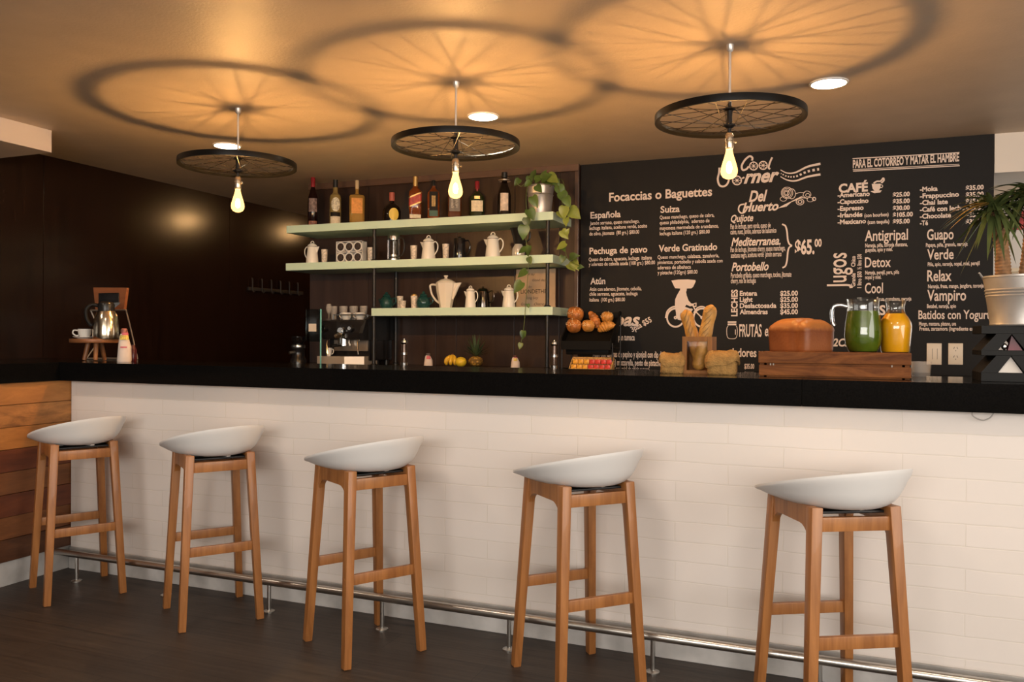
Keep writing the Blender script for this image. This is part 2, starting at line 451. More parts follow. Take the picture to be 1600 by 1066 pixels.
# ------------------------------------------------------------------ stools
oak = wood('oiled_oak', (0.22, 0.080, 0.021), (0.43, 0.180, 0.054), 0.38, (1, 1, 14), 26, coat=0.15)
shell_m = mat('white_plastic', (0.74, 0.73, 0.72), 0.38)
def make_stool():
    t = thing('bar_stool', '', 'bar stool', (0, 0, 0), 0, 'white shell bar stools along the bar')
    zt = 0.735
    bxh, byh, txh, tyh = 0.163, 0.183, 0.127, 0.137
    def leg_at(sx, sy, z):
        q = z/zt
        return Vector((sx*(bxh+(txh-bxh)*q), sy*(byh+(tyh-byh)*q), z))
    for sx in (1, -1):
        for sy in (1, -1):
            b = B(); bar(b, leg_at(sx, sy, 0), leg_at(sx, sy, zt), 0.033, 0.030, 0.040, 0.036, (0, 1, 0), 0.004)
            for z in (0.33, 0.685):
                c = leg_at(sx, sy, z); c.x += sx*0.0155
                r_ = bmesh.ops.create_cone(b, cap_ends=True, segments=10, radius1=0.005, radius2=0.005, depth=0.004, matrix=Matrix.Translation(c) @ Matrix.Rotation(PI/2, 4, 'Y'))
            obj('leg', b, oak, t)
    # arched rails: front and back frame
    for sx in (1, -1):
        b = B()
        zb = 0.674; rr = 0.058
        hw = tyh - 0.012
        poly = [(-hw, zt), (hw, zt)]
        ws = byh + (tyh-byh)*(zb-rr)/zt - 0.018
        for k in range(7):
            a = (PI/2)*k/6
            poly.append((ws - rr*(1-math.cos(a)) + (0.0 if k else 0.0), zb - rr + rr*math.sin(a)))
        for k in range(7):
            a = (PI/2)*(1-k/6)
            poly.append((-ws + rr*(1-math.cos(a)), zb - rr + rr*math.sin(a)))
        xx = sx*(bxh+(txh-bxh)*0.93)
        prism(b, poly, lambda u, v, d: Vector((xx+d, u, v)), -0.012, 0.012)
        obj('arched_rail', b, oak, t, angle=30)
    # straight side rails and foot stretchers
    for sy in (1, -1):
        b = B(); bar(b, leg_at(1, sy, 0.682), leg_at(-1, sy, 0.682), 0.020, 0.044, side=(0, 1, 0)); obj('side_rail', b, oak, t)
        zz = 0.325
        b = B(); bar(b, leg_at(1, sy, zz), leg_at(-1, sy, zz), 0.018, 0.040, side=(0, 1, 0)); obj('stretcher', b, oak, t)
    b = B(); box(b, (0, 0, 0.712), (0.235, 0.235, 0.008), None, 0.003)
    obj('mounting_plate', b, M_BLACK, t, smooth=False)
    for k in range(4):
        a = k*PI/2 + 0.35; b = B()
        box(b, (0.100*math.cos(a), 0.100*math.sin(a), 0.7205), (0.045, 0.018, 0.007), Matrix.Rotation(a, 3, 'Z')); obj('mounting_tab', b, mat('pale_tab', (0.70, 0.66, 0.62), 0.5), t, smooth=False)
    # shell seat: rim tilted up to the back (+x before the turn), rounded bowl
    b = B(); nph, nt_ = 56, 14
    def spt(ph, q, off):
        c, s_ = math.cos(ph), math.sin(ph)
        a = 0.243 if c > 0 else 0.247
        rx, ry = a*c, 0.232*s_
        w = 0.5+0.5*c
        pw = 4.2 + 2.8*w
        zr = 0.792 + 0.250*rx + 0.004*s_*s_
        zb = 0.722
        lip = 0.0
        f = q**pw
        sh = 0.030*(1-q)
        fl = 1.0 + (0.02 if q > 0.97 else 0.0)
        return Vector((sh+rx*q*fl, ry*q*fl, zb + (zr-zb)*f + off))
    def sheet(off):
        rings = [[b.verts.new(spt(0, 0.0, off))]]
        for i in range(1, nt_+1):
            q = math.sin(PI/2*i/nt_)**0.9
            rings.append([b.verts.new(spt(2*PI*k/nph, q, off)) for k in range(nph)])
        for A, C in zip(rings[:-1], rings[1:]):
            for k in range(nph):
                l = (k+1) % nph
                if len(A) == 1: b.faces.new((A[0], C[k], C[l]))
                else: b.faces.new((A[k], C[k], C[l], A[l]))
        return rings
    A = sheet(0.0); C = sheet(0.0075)
    for k in range(nph):
        l = (k+1) % nph
        b.faces.new((A[-1][k], C[-1][k], C[-1][l], A[-1][l]))
    seat = obj('seat', b, shell_m, t, label='white plastic shell seat', angle=50)
    return t, seat
stool, seat0 = make_stool()
# (x, y, frame direction, seat turn, label)
SPOTS = [(-3.475, 2.955, -119, 113, 'white shell bar stool with oak legs in the corner by the plank wall'),
         (-2.631, 2.945, -126, 107, 'white shell bar stool with oak legs, second from the plank wall'),
         (-1.796, 2.876, -121.5, 105, 'white shell bar stool with oak legs at the middle of the five'),
         (-0.905, 2.910, -134, 109, 'white shell bar stool with oak legs, fourth from the plank wall'),
         (-0.035, 2.877, -151, 108, 'white shell bar stool with oak legs, farthest from the plank wall')]
STOOLS = []
for i, (x, y, fr, st, lb) in enumerate(SPOTS):
    o = stool if i == 0 else dup(stool)
    o.location = (x, y, 0); o.rotation_euler = (0, 0, R(fr)); o['label'] = lb
    for c in COL.objects:
        if c.parent is o and c.name.startswith('seat'): c.rotation_euler = (0, 0, R(st)); c.scale = (0.89, 0.89, 1.0) if i == 0 else ((0.93, 0.93, 1.0) if i == 1 else (0.98, 0.98, 1.0))
    STOOLS.append(o)

# ------------------------------------------------------------------ foot rail
t = thing('foot_rail', 'long steel foot rail on short posts along the base of the white bar front', 'foot rail')
b = B(); tube(b, [(-3.79, 3.06, 0.135), (2.4, 3.06, 0.135)], 0.0165, 16); obj('rail', b, M_STEEL, t)
for x in (-3.602, -3.014, -2.409, -1.82, -1.235, -0.655, -0.07, 0.515, 1.1):
    b = B(); tube(b, [(x, 3.06, 0.006), (x, 3.06, 0.122)], 0.009, 10)
    lathe(b, [(0, 0), (0.026, 0), (0.026, 0.004), (0.012, 0.009), (0, 0.009)], 18, (x, 3.06, 0.0)); obj('post', b, M_STEEL, t)

# ------------------------------------------------------------------ wheel pendant lamps
RIM = mat('black_rim', (0.007, 0.0065, 0.006), 0.35, spec=0.2)
HUB = mat('hub_metal', (0.020, 0.018, 0.017), 0.35, 0.3)
SPK = mat('spoke_wire', (0.05, 0.042, 0.035), 0.35, 0.8)
CORE = emitter('glowing_filament', WARM, BULB_E)
def bulb_glass():
    m = bpy.data.materials.new('amber_bulb_glass'); m.use_nodes = True; t = m.node_tree; N = t.nodes; L = t.links
    N.remove(N['Principled BSDF'])
    tr = N.new('ShaderNodeBsdfTransparent'); tr.inputs[0].default_value = (1.0, 0.86, 0.62, 1)
    gl = N.new('ShaderNodeEmission'); gl.inputs[0].default_value = (1.0, 0.56, 0.18, 1); gl.inputs[1].default_value = 1.8
    mx = N.new('ShaderNodeAddShader')
    L.new(tr.outputs[0], mx.inputs[0]); L.new(gl.outputs[0], mx.inputs[1]); L.new(mx.outputs[0], N['Material Output'].inputs[0])
    return m
BULBG = bulb_glass()
def make_lamp():
    t = thing('wheel_pendant_lamp', '', 'pendant lamp', (0, 0, 0), 0, 'bicycle wheel pendant lamps over the bar')
    zw = 2.160 - ZC
    b = B(); tube(b, [(0, 0, -0.02), (0, 0, zw+0.05)], 0.0055, 10); obj('rod', b, mat('pale_rod', (0.62, 0.58, 0.54), 0.3, 0.6), t)
    b = B(); lathe(b, [(0, 0), (0.016, 0), (0.014, -0.02), (0.008, -0.03), (0, -0.03)], 18); obj('ceiling_cap', b, mat('pale_rod', (0.62, 0.58, 0.54), 0.3, 0.6), t)
    b = B(); ro, hz = 0.303, 0.0145
    prof = [(ro, zw-hz), (ro, zw+hz), (ro-0.004, zw+hz), (ro-0.006, zw+0.006), (ro-0.018, zw+0.004), (ro-0.021, zw), (ro-0.018, zw-0.004), (ro-0.006, zw-0.006), (ro-0.004, zw-hz), (ro, zw-hz)]
    prof = [(ro, zw-hz), (ro+0.001, zw), (ro, zw+hz), (ro-0.012, zw+hz-0.001), (ro-0.021, zw+0.005), (ro-0.021, zw-0.005), (ro-0.012, zw-hz+0.001), (ro, zw-hz)]
    lathe(b, prof, 72); obj('rim', b, RIM, t, angle=40)
    b = B()
    lathe(b, [(0, zw+0.062), (0.008, zw+0.062), (0.008, zw+0.046), (0.014, zw+0.043), (0.024, zw+0.036), (0.024, zw+0.031), (0.013, zw+0.026), (0.011, zw), (0.013, zw-0.026), (0.024, zw-0.031), (0.024, zw-0.036), (0.014, zw-0.043), (0.008, zw-0.046), (0.008, zw-0.07), (0, zw-0.07)], 20)
    obj('hub', b, HUB, t)
    n = 28
    for k in range(n):
        up = 1 if k % 2 else -1
        a = 2*PI*k/n
        tw = (1 if (k//2) % 2 else -1)*R(62)
        b = B(); tube(b, [(0.021*math.cos(a-tw), 0.021*math.sin(a-tw), zw+up*0.033), ((ro-0.019)*math.cos(a), (ro-0.019)*math.sin(a), zw+up*0.002)], 0.0017, 5)
        obj('spoke', b, SPK, t)
    zs = 2.085 - ZC
    b = B(); lathe(b, [(0, zs+0.012), (0.012, zs+0.010), (0.017, zs), (0.017, zs-0.015), (0.0185, zs-0.016), (0.0185, zs-0.022), (0.017, zs-0.024), (0.017, zs-0.052), (0.015, zs-0.056), (0, zs-0.056)], 20)
    tube(b, [(0.016, 0, zs-0.024), (0.030, 0.0, zs-0.026)], [0.003, 0.005], 8)
    obj('socket', b, mat('brass_socket', (0.72, 0.60, 0.45), 0.22, 0.9), t)
    b = B(); zb = zs-0.054
    prof = [(0.013, zb), (0.014, zb-0.012), (0.019, zb-0.032), (0.027, zb-0.058), (0.0325, zb-0.078), (0.0345, zb-0.092), (0.0325, zb-0.105), (0.025, zb-0.117), (0.012, zb-0.1235), (0, zb-0.125)]
    lathe(b, prof, 24); bl = obj('bulb', b, BULBG, t)
    b = B()
    lathe(b, [(0, zb-0.052), (0.006, zb-0.056), (0.010, zb-0.068), (0.012, zb-0.080), (0.010, zb-0.092), (0.006, zb-0.099), (0, zb-0.101)], 14); obj('filament', b, CORE, bl)
    return t
lamp = make_lamp()
for i, (x, y, lb) in enumerate(((-2.995, 3.53, 'black bicycle wheel pendant with glowing bulb hung nearest the dark left wall'),
                                (-1.712, 3.53, 'black bicycle wheel pendant with glowing bulb hung in front of the bottles, middle of three'),
                                (-0.443, 3.484, 'black bicycle wheel pendant with glowing bulb hung before the black menu wall'))):
    o = lamp if i == 0 else dup(lamp)
    o.location = (x, y, ZC); o.rotation_euler = (0, 0, i*0.3); o['label'] = lb

# recessed downlights
DISC = emitter('downlight_glow', (1.0, 0.84, 0.60), DOWN_E)
def make_down():
    t = thing('ceiling_downlight', '', 'ceiling light', (0, 0, 0), 0, 'round downlights in the ceiling')
    b = B(); lathe(b, [(0.078, 0), (0.088, -0.001), (0.088, -0.006), (0.078, -0.008), (0.078, 0)], 40); obj('trim_ring', b, mat('white_trim', (0.85, 0.82, 0.78), 0.4), t)
    b = B(); lathe(b, [(0, -0.006), (0.078, -0.006), (0.078, -0.001), (0, -0.001)], 40); obj('diffuser', b, DISC, t)
    return t
dn = make_down()
for i, (px, py, lb) in enumerate(((355, 227, 'round ceiling downlight above the wheel nearest the left wall'), (755, 181, 'round ceiling downlight just behind the middle wheel'), (1295, 129, 'round ceiling downlight right of the wheel by the menu wall'))):
    o = dn if i == 0 else dup(dn)
    p = atz(px, py, ZC); o.location = (p.x, p.y, ZC); o['label'] = lb
# ------------------------------------------------------------------ painted menu on the black wall
M_CHALK = mat('menu_paint', (0.80, 0.66, 0.58), 0.6)
YT = YB - 0.0008
_fc = {}
def text_raw(s, bold, shear, mono=1.0):
    c = bpy.data.curves.new('t', 'FONT'); c.body = s; c.size = 1.0; c.resolution_u = 3
    c.offset = bold; c.shear = shear; c.space_character = mono
    o = bpy.data.objects.new('t', c)
    me = o.to_mesh()
    vs = [(v.co.x, v.co.y) for v in me.vertices]; fs = [tuple(p.vertices) for p in me.polygons]
    o.to_mesh_clear(); bpy.data.objects.remove(o); bpy.data.curves.remove(c)
    return vs, fs
def cap_of(bold):
    if bold not in _fc:
        vs, _ = text_raw('H', bold, 0); _fc[bold] = max(v[1] for v in vs)
    return _fc[bold]
def write(bm, s, x0, y0, x1, cap, bold=0.015, shear=0.0, rot=0, plane=None):
    """s runs from pixel (x0,y0) on its baseline to column x1 with capitals cap pixels tall; rot=90 reads upwards (x1 is then the top row)"""
    vs, fs = text_raw(s, bold, shear)
    if not vs: return
    ax = min(v[0] for v in vs); w = max(v[0] for v in vs)-ax
    p0 = at(x0, y0, YT)
    if rot == 0:
        W = at(x1, y0, YT).x - p0.x
    elif rot == 90:
        W = at(x0, x1, YT).z - p0.z
    else:
        q = at(x1[0], x1[1], YT); W = math.hypot(q.x-p0.x, q.z-p0.z)
        ang = math.atan2(q.z-p0.z, q.x-p0.x)
    sx = W/w; sy = cap*mpp(x0, YT)/cap_of(bold)
    nv = []
    for x, y in vs:
        u, v = (x-ax)*sx, y*sy
        if rot == 0: nv.append(bm.verts.new((p0.x+u, YT, p0.z+v)))
        elif rot == 90: nv.append(bm.verts.new((p0.x-v, YT, p0.z+u)))
        else: nv.append(bm.verts.new((p0.x+u*math.cos(ang)-v*math.sin(ang), YT, p0.z+u*math.sin(ang)+v*math.cos(ang))))
    for f in fs:
        try: bm.faces.new([nv[i] for i in f])
        except ValueError: pass
LAY = [0]
def lay():
    LAY[0] += 1; return YT - 0.00015*(LAY[0] % 12)
def strip(bm, pts, w):
    """painted line through pixel points, w pixels wide (or a list of widths)"""
    yl = lay(); P = [at(x, y, yl) for x, y in pts]; n = len(P); A = []
    for i, p in enumerate(P):
        t = (P[min(i+1, n-1)]-P[max(i-1, 0)]).normalized(); nn = Vector((-t.z, 0, t.x))
        ww = (w[i] if isinstance(w, (list, tuple)) else w)*mpp(pts[i][0], YT)/2
        A.append((bm.verts.new(p+nn*ww), bm.verts.new(p-nn*ww)))
    for a, c in zip(A[:-1], A[1:]): bm.faces.new((a[0], a[1], c[1], c[0]))
def blob(bm, pts):
    yl = lay(); f = bm.faces.new([bm.verts.new(at(x, y, yl)) for x, y in pts]); bmesh.ops.triangulate(bm, faces=[f])
def ring(bm, cx, cy, r, w, n=28, squash=1.0):
    A = []; yl = lay()
    for k in range(n):
        a = 2*PI*k/n
        A.append([bm.verts.new(at(cx+rr*math.cos(a), cy+rr*math.sin(a)*squash, yl)) for rr in (r+w/2, r-w/2)])
    for k in range(n):
        a, c = A[k], A[(k+1) % n]; bm.faces.new((a[0], a[1], c[1], c[0]))
def curve2(pts, n=8):
    return [(p.x, p.y) for p in spline([(x, y, 0) for x, y in pts], n)]
def menu(bm, name='menu_lettering'):
    o = obj(name, bm, M_CHALK, WALL, smooth=False); return o
T, Bd, Sm = 0.012, 0.024, 0.008
# sandwiches
b = B()
write(b, 'Focaccias o Baguettes', 951.7, 315, 1112.5, 13.5, Bd)
menu(b)
b = B()
write(b, 'Española', 922.5, 341.5, 969.8, 10, Bd)
write(b, 'Jamón serrano, queso manchego,', 921.8, 351.7, 999, 5.6)
write(b, 'lechuga italiana, aceituna verde, aceite', 921, 359.5, 1011, 5.6)
write(b, 'de olivo, jitomate  (80 grs.) $80.00', 921, 368.2, 998.7, 5.6)
menu(b); b = B()
write(b, 'Suiza', 1032, 332.5, 1062, 10, Bd)
write(b, 'Queso manchego, queso de cabra,', 1030.8, 342.7, 1116, 5.6)
write(b, 'queso philadelphia,  aderezo de', 1030.8, 350.8, 1108.5, 5.6)
write(b, 'mayonesa mermelada de arandanos,', 1030.8, 359.5, 1122.8, 5.6)
write(b, 'lechuga italiana (120 grs.) $80.00', 1030.8, 367.8, 1108.8, 5.6)
menu(b); b = B()
write(b, 'Pechuga de pavo', 921, 397.3, 1011.3, 10, Bd)
write(b, 'Queso de cabra, aguacate, lechuga  italiana', 919.8, 408.3, 1018.5, 5.6)
write(b, 'y aderezo de cebolla asada (100 grs.) $80.00', 920, 415.8, 1023.3, 5.6)
menu(b); b = B()
write(b, 'Verde Gratinado', 1029.3, 393.5, 1120.5, 10.5, Bd)
write(b, 'Queso manchego, calabaza, zanahoria,', 1027.5, 404.8, 1123.5, 5.6)
write(b, 'pimientos, portobello y cebolla asada con', 1027.5, 412.8, 1129, 5.6)
write(b, 'aderezo de albahaca', 1027.5, 421, 1079.5, 5.6)
write(b, 'y pistache (120grs) $80.00', 1027.5, 429, 1089.8, 5.6)
menu(b); b = B()
write(b, 'Atún', 922.5, 444.3, 945.8, 10, Bd)
write(b, 'Atún con aderezo, jitomate, cebolla,', 921.3, 454.8, 1002.3, 5.6)
write(b, 'chile serrano, aguacate, lechuga', 921, 462.3, 996.3, 5.6)
write(b, 'italiana  (100 grs.) $80.00', 921, 471.3, 976.5, 5.6)
menu(b); b = B()
write(b, 'Tapas', 934, 509, 1000, 20, 0.03, 0.3)
write(b, '3pza $55', 988, 519, (1019, 502.5), 8.5, Bd, rot=30)
write(b, 'pan tumaca', 966, 531.7, 991.7, 9.5, Bd)
write(b, '*Atún con laminas de pepino y ajonjoli con dip de', 924, 557.5, 1036, 9.5, Bd)
write(b, '(3 pzas) mozzarella, pesto de pistache', 945, 570.5, 1033, 9.5, Bd)
write(b, 'con miel de abeja y nuez', 962, 580.5, 1014, 8.5, Bd)
menu(b)
# rider with a bread basket
b = B()
for cx in (1055.5, 1097):
    ring(b, cx, 496.5, 13.2, 2.6, 32, 1.08); ring(b, cx, 496.5, 1.8, 2.0, 10)
blob(b, [(1049, 438.5), (1060, 437), (1075, 436.8), (1086.5, 437.8), (1087, 440), (1083, 448.5), (1080, 450.8), (1066, 451.3), (1055, 450.5), (1053, 447)])
blob(b, [(1063, 450), (1073, 450.5), (1073, 453), (1072.5, 455.5), (1070, 457), (1068, 460), (1062, 459)])
blob(b, [(1062, 454), (1071.5, 454), (1073, 462), (1074.5, 470), (1072, 477), (1066, 486), (1060, 489), (1056, 488), (1054.5, 478), (1055, 468), (1058, 461)])
blob(b, [(1068, 461), (1073, 462), (1076, 470), (1080, 474.2), (1084, 474.6), (1084, 477.8), (1078, 478.8), (1071, 475.5)])
blob(b, [(1056, 483), (1066, 478), (1073, 480.5), (1079.5, 483), (1080, 487), (1074, 491), (1066, 490), (1057, 489)])
blob(b, [(1056, 486), (1064, 488), (1062.5, 494), (1065, 501), (1059, 499.5), (1056.5, 494)])
strip(b, [(1084, 475), (1087.5, 473.5), (1087.5, 479), (1082.5, 478.5)], 2.0)
strip(b, [(1083, 478), (1088, 488), (1097, 497)], 1.8)
strip(b, [(1082, 483), (1072, 500), (1056, 497), (1066, 484), (1081, 483)], 1.6)
strip(b, [(1066, 484), (1072, 500)], 1.4)
strip(b, curve2([(1040, 497), (1043, 486), (1052, 479.5), (1062, 481)]), 2.2)
strip(b, curve2([(1084, 489), (1090, 481), (1099, 479.5), (1108, 486)]), 2.0)
menu(b, 'rider_silhouette')
# logo
b = B()
strip(b, curve2([(1175, 251), (1175.5, 246.5), (1171, 244.3), (1164, 250), (1159, 259), (1160.5, 265.5), (1166, 264.5), (1170, 260)]), 3.0)
for cx, cy in ((1177.5, 259.5), (1192.5, 258.5)):
    ring(b, cx, cy, 6.2, 1.8); ring(b, cx, cy, 1.2, 1.2, 10)
    for k in range(4):
        a = k*PI/4; strip(b, [(cx-5.5*math.cos(a), cy-5.5*math.sin(a)), (cx+5.5*math.cos(a), cy+5.5*math.sin(a))], 0.7)
strip(b, curve2([(1206.5, 246), (1203, 254), (1201, 262), (1203.5, 264)]), 2.8)
strip(b, curve2([(1124, 262), (1123.5, 270), (1121.5, 280), (1124, 289), (1130, 291.5), (1136, 288), (1139, 281)]), 3.0)
ring(b, 1151.5, 282, 6.8, 1.9); ring(b, 1151.5, 282, 1.3, 1.3, 10)
for k in range(4):
    a = k*PI/4; strip(b, [(1151.5-6*math.cos(a), 282-6*math.sin(a)), (1151.5+6*math.cos(a), 282+6*math.sin(a))], 0.7)
write(b, 'rner', 1162, 286.3, 1217.5, 21, 0.035, 0.35)
strip(b, [(1159.5, 279), (1163, 277)], 2.5)
for dy, w in ((0, 3.6), (17.5, 3.6)):
    strip(b, curve2([(1219.5, 265.5+dy*0.6), (1230, 270.5+dy*0.62), (1243, 269.5+dy*0.75), (1262, 260.5+dy*0.9), (1282, 256+dy*0.95)]), [1.2+i*0.08 for i in range(33)])
mid = curve2([(1220, 271), (1231, 276), (1244, 275.6), (1262, 268), (1282, 264)], 6)
for i in range(len(mid)-1):
    if i % 2 == 0: strip(b, mid[i:i+2], 1.6+i*0.12)
menu(b, 'logo_lettering')
# Del Huerto
b = B()
write(b, 'Del', 1170, 315.2, 1199, 17, 0.03, 0.3)
write(b, 'Huerto', 1160, 331, 1216.5, 14, 0.03, 0.3)
strip(b, curve2([(1163, 319), (1156, 321), (1154, 328), (1158, 333), (1164, 331), (1169, 322)]), 2.2)
def leafring(cx, cy, r, sq=1.0, w=0.9): ring(b, cx, cy, r, w, 20, sq)
for r in (2.5, 4.5, 7, 9): leafring(1228+r*0.2, 301.5, r, 1.0, 0.9)
leafring(1237, 303, 6, 1.3); leafring(1261, 304, 6, 0.9); leafring(1262, 305, 3.2, 0.8); leafring(1250, 315.5, 6, 0.8, 1.2); leafring(1250, 315.5, 3, 0.8, 1.4)
leafring(1266, 312, 5, 0.7); leafring(1272, 311, 2.5, 1.0, 1.4); leafring(1224, 311, 5, 0.7)
for k in range(7): strip(b, curve2([(1216+k*2, 325.5-k*0.4), (1230+k*1.5, 318-k*0.7), (1246+k*1.5, 312-k)], 5), 0.8)
strip(b, curve2([(1243, 303), (1250, 301), (1258, 301.5)]), 0.9); strip(b, curve2([(1244, 311), (1252, 309), (1262, 310)]), 1.2)
menu(b, 'vegetable_drawing'); b = B()
write(b, 'Quijote', 1142, 347, 1177, 11, 0.025, 0.3)
write(b, 'Pan de lechuga, pera verde, queso de', 1141.4, 358, 1204, 8, T)
write(b, 'cabra, nuez, jamón, aderezo de balsamico', 1141.4, 366.4, 1213, 8, T)
write(b, 'Mediterranea.', 1142.5, 384.7, 1219.6, 13, 0.025, 0.3)
write(b, 'Pan de lechuga, jitomate cherry, queso manchego,', 1141.4, 394, 1227, 8, T)
write(b, 'aceituna negra, aceituna verde  jamón serrano', 1142, 402.9, 1221, 8, T)
write(b, 'Portobello', 1143, 423.6, 1201, 13, 0.025, 0.3)
write(b, 'Portobello grillado, queso manchego, tocino, jitomate', 1142, 434.3, 1236.5, 8, T)
write(b, 'cherry, mix de lechugas', 1142, 442.8, 1181, 8, T)
menu(b); b = B()
strip(b, curve2([(1222, 350.5), (1227, 353), (1229.5, 361), (1231, 375), (1233.5, 381.5), (1237.5, 384)], 6), 2.4)
strip(b, curve2([(1237.5, 384), (1233, 387), (1231, 394), (1229.5, 408), (1227, 416), (1222.5, 418.5)], 6), 2.4)
write(b, '$65.', 1242, 397, 1272.5, 22, 0.035)
write(b, '00', 1272.8, 385.5, 1283.8, 12, 0.03)
menu(b); b = B()
write(b, 'LECHES', 1152, 494.3, 452.5, 9.5, 0.03, rot=90)
for i, (s, x1, pr) in enumerate((('Entera', 1183, '$25.00'), ('Light', 1176, '$25.00'), ('Deslactosada', 1213, '$35.00'), ('Almendras', 1199.5, '$45.00'))):
    yy = 462.2+9.6*i
    write(b, s, 1155.8, yy, x1, 7.5, 0.03); write(b, pr, 1219, yy, 1246.7, 7.5, 0.03)
menu(b); b = B()
strip(b, [(1137, 503.5), (1150.5, 503.5)], 2.5); strip(b, [(1137, 507), (1150.5, 507)], 2.8)
strip(b, curve2([(1138, 509), (1135.8, 513), (1135.8, 523), (1138, 528.5), (1144, 529.5), (1149.5, 528.5), (1151.8, 523), (1151.8, 513), (1150, 509)], 4), 0.9)
strip(b, [(1149, 515), (1149, 523)], 1.2)
write(b, 'FRUTAS', 1155, 525.8, 1190, 19, 0.02); write(b, 'en', 1195, 525, 1206, 17, 0.02, 0.2)
write(b, 'Engordadores y', 1111, 556.8, 1192, 13, Bd)
write(b, '$35.00', 1163, 576, 1178.5, 7.5, Bd)
menu(b); b = B()
write(b, 'PARA EL COTORREO Y MATAR EL HAMBRE', 1332.6, 262.5, 1498.6, 12.5, 0.03)
strip(b, [(1332, 248), (1499, 238.5)], 1.5)
strip(b, [(1332.5, 265.2), (1499, 256.6)], 1.0)
strip(b, [(1333, 267.5), (1499.5, 259)], 1.5)
menu(b); b = B()
write(b, 'CAFÉ', 1310.5, 301, 1356, 13.5, 0.04)
blob(b, [(1362, 287.5), (1376, 287), (1375.5, 294), (1373, 298), (1367, 298.5), (1363.5, 295)])
blob(b, [(1360, 299), (1366, 298), (1374, 297.5), (1378, 297.5), (1375, 301), (1366, 302)])
strip(b, curve2([(1365, 286.5), (1370, 283.5), (1376, 283), (1380, 278.5), (1381, 282), (1377, 286)]), 2.4)
ring(b, 1377, 291, 2.2, 1.1, 14)
rows = (('-Americano', 1359, '$25.00', 1421.5), ('-Capuccino', 1357, '$35.00', 1421.5), ('-Espresso', 1349.4, '$30.00', 1421.5), ('-Irlandés', 1347.5, '$105.00', 1426.3), ('-Mexicano', 1353, '$95.00', 1421.5))
for i, (s, x1, pr, x2) in enumerate(rows):
    yy = 308.6+10.5*i
    write(b, s, 1308.7, yy, x1, 7.2, 0.035); write(b, pr, 1395, yy-0.8, x2, 7, 0.035)
write(b, '(con bourbon)', 1350.6, 339.4, 1388.5, 5.6, Bd); write(b, '(con tequila)', 1355.6, 350, 1389.6, 5.6, Bd)
menu(b); b = B()
rows = (('-Moka', 1465, '$35.00'), ('-Frappuccino', 1498.4, '$35.00'), ('-Chai late', 1481, '$35.00'), ('-Café con leche', 1507, '$35.00'), ('-Chocolate', 1486, '$35.00'), ('-Té', 1450, '$30.00'))
for i, (s, x1, pr) in enumerate(rows):
    yy = 299.5+10.55*i
    write(b, s, 1437.3, yy, x1, 7.4, 0.035); write(b, pr, 1509, yy-2.2, 1537, 7.2, 0.035)
menu(b); b = B()
write(b, 'Jugos', 1322, 450.5, 395, 28, 0.01, rot=90)
write(b, 'Grande', 1336.3, 447.8, 427, 6, Bd, rot=90); write(b, 'Chico', 1336.3, 416.8, 400, 6, Bd, rot=90)
write(b, '1 litro $50', 1345.8, 450, 424, 6, Bd, rot=90); write(b, '½ litro $30', 1345.8, 421, 397, 6, Bd, rot=90)
write(b, 'Antigripal', 1351.3, 376.7, 1418.6, 16.5, 0.015)
write(b, 'Naranja, piña, toronja manzana,', 1351.8, 386.6, 1418, 6, Bd); write(b, 'guayaba, apio y miel.', 1351.8, 393.5, 1394.7, 6, Bd)
write(b, 'Detox', 1351.3, 417.8, 1391.9, 15.5, 0.015)
write(b, 'Naranja, perejil, pera, piña', 1351.8, 429, 1405, 6, Bd); write(b, 'nopal y miel.', 1351.8, 436.2, 1377, 6, Bd)
write(b, 'Cool', 1351.3, 458.3, 1379.6, 16, 0.015)
write(b, 'Fresa, guanabana, naranja', 1370, 470, 1424, 5.6, Bd)
write(b, 'S', 1374, 492, 1383.5, 15, 0.03)
write(b, '2Ca', 1301, 541, 1327, 12, 0.03, 0.2)
menu(b); b = B()
for s, x0, y0, x1, cap in (('Guapo', 1448.4, 375, 1490, 16.5), ('Verde', 1448.7, 405.7, 1490, 16), ('Relax', 1448.7, 439.5, 1486.7, 17), ('Vampiro', 1448.7, 470, 1509.5, 17), ('Batidos con Yogurt', 1435, 498.6, 1547, 13.5)):
    write(b, s, x0, y0, x1, cap, 0.017)
for s, x0, y0, x1 in (('Papaya, piña, granola, naranja', 1446.7, 386, 1512), ('Piña, apio, naranja, nopal, miel, perejil', 1449.6, 416, 1530.6), ('Naranja, fresa, mango, jengibre, toronja', 1450, 450.5, 1537), ('Betabel, naranja, apio', 1448.4, 481.4, 1493.8), ('Mango, manzana, platano, uva', 1436, 508.8, 1493.8), ('Fresas, zarzamora (ingrediente extra)', 1436.6, 516.5, 1530)):
    write(b, s, x0, y0, x1, 6, Bd)
menu(b)

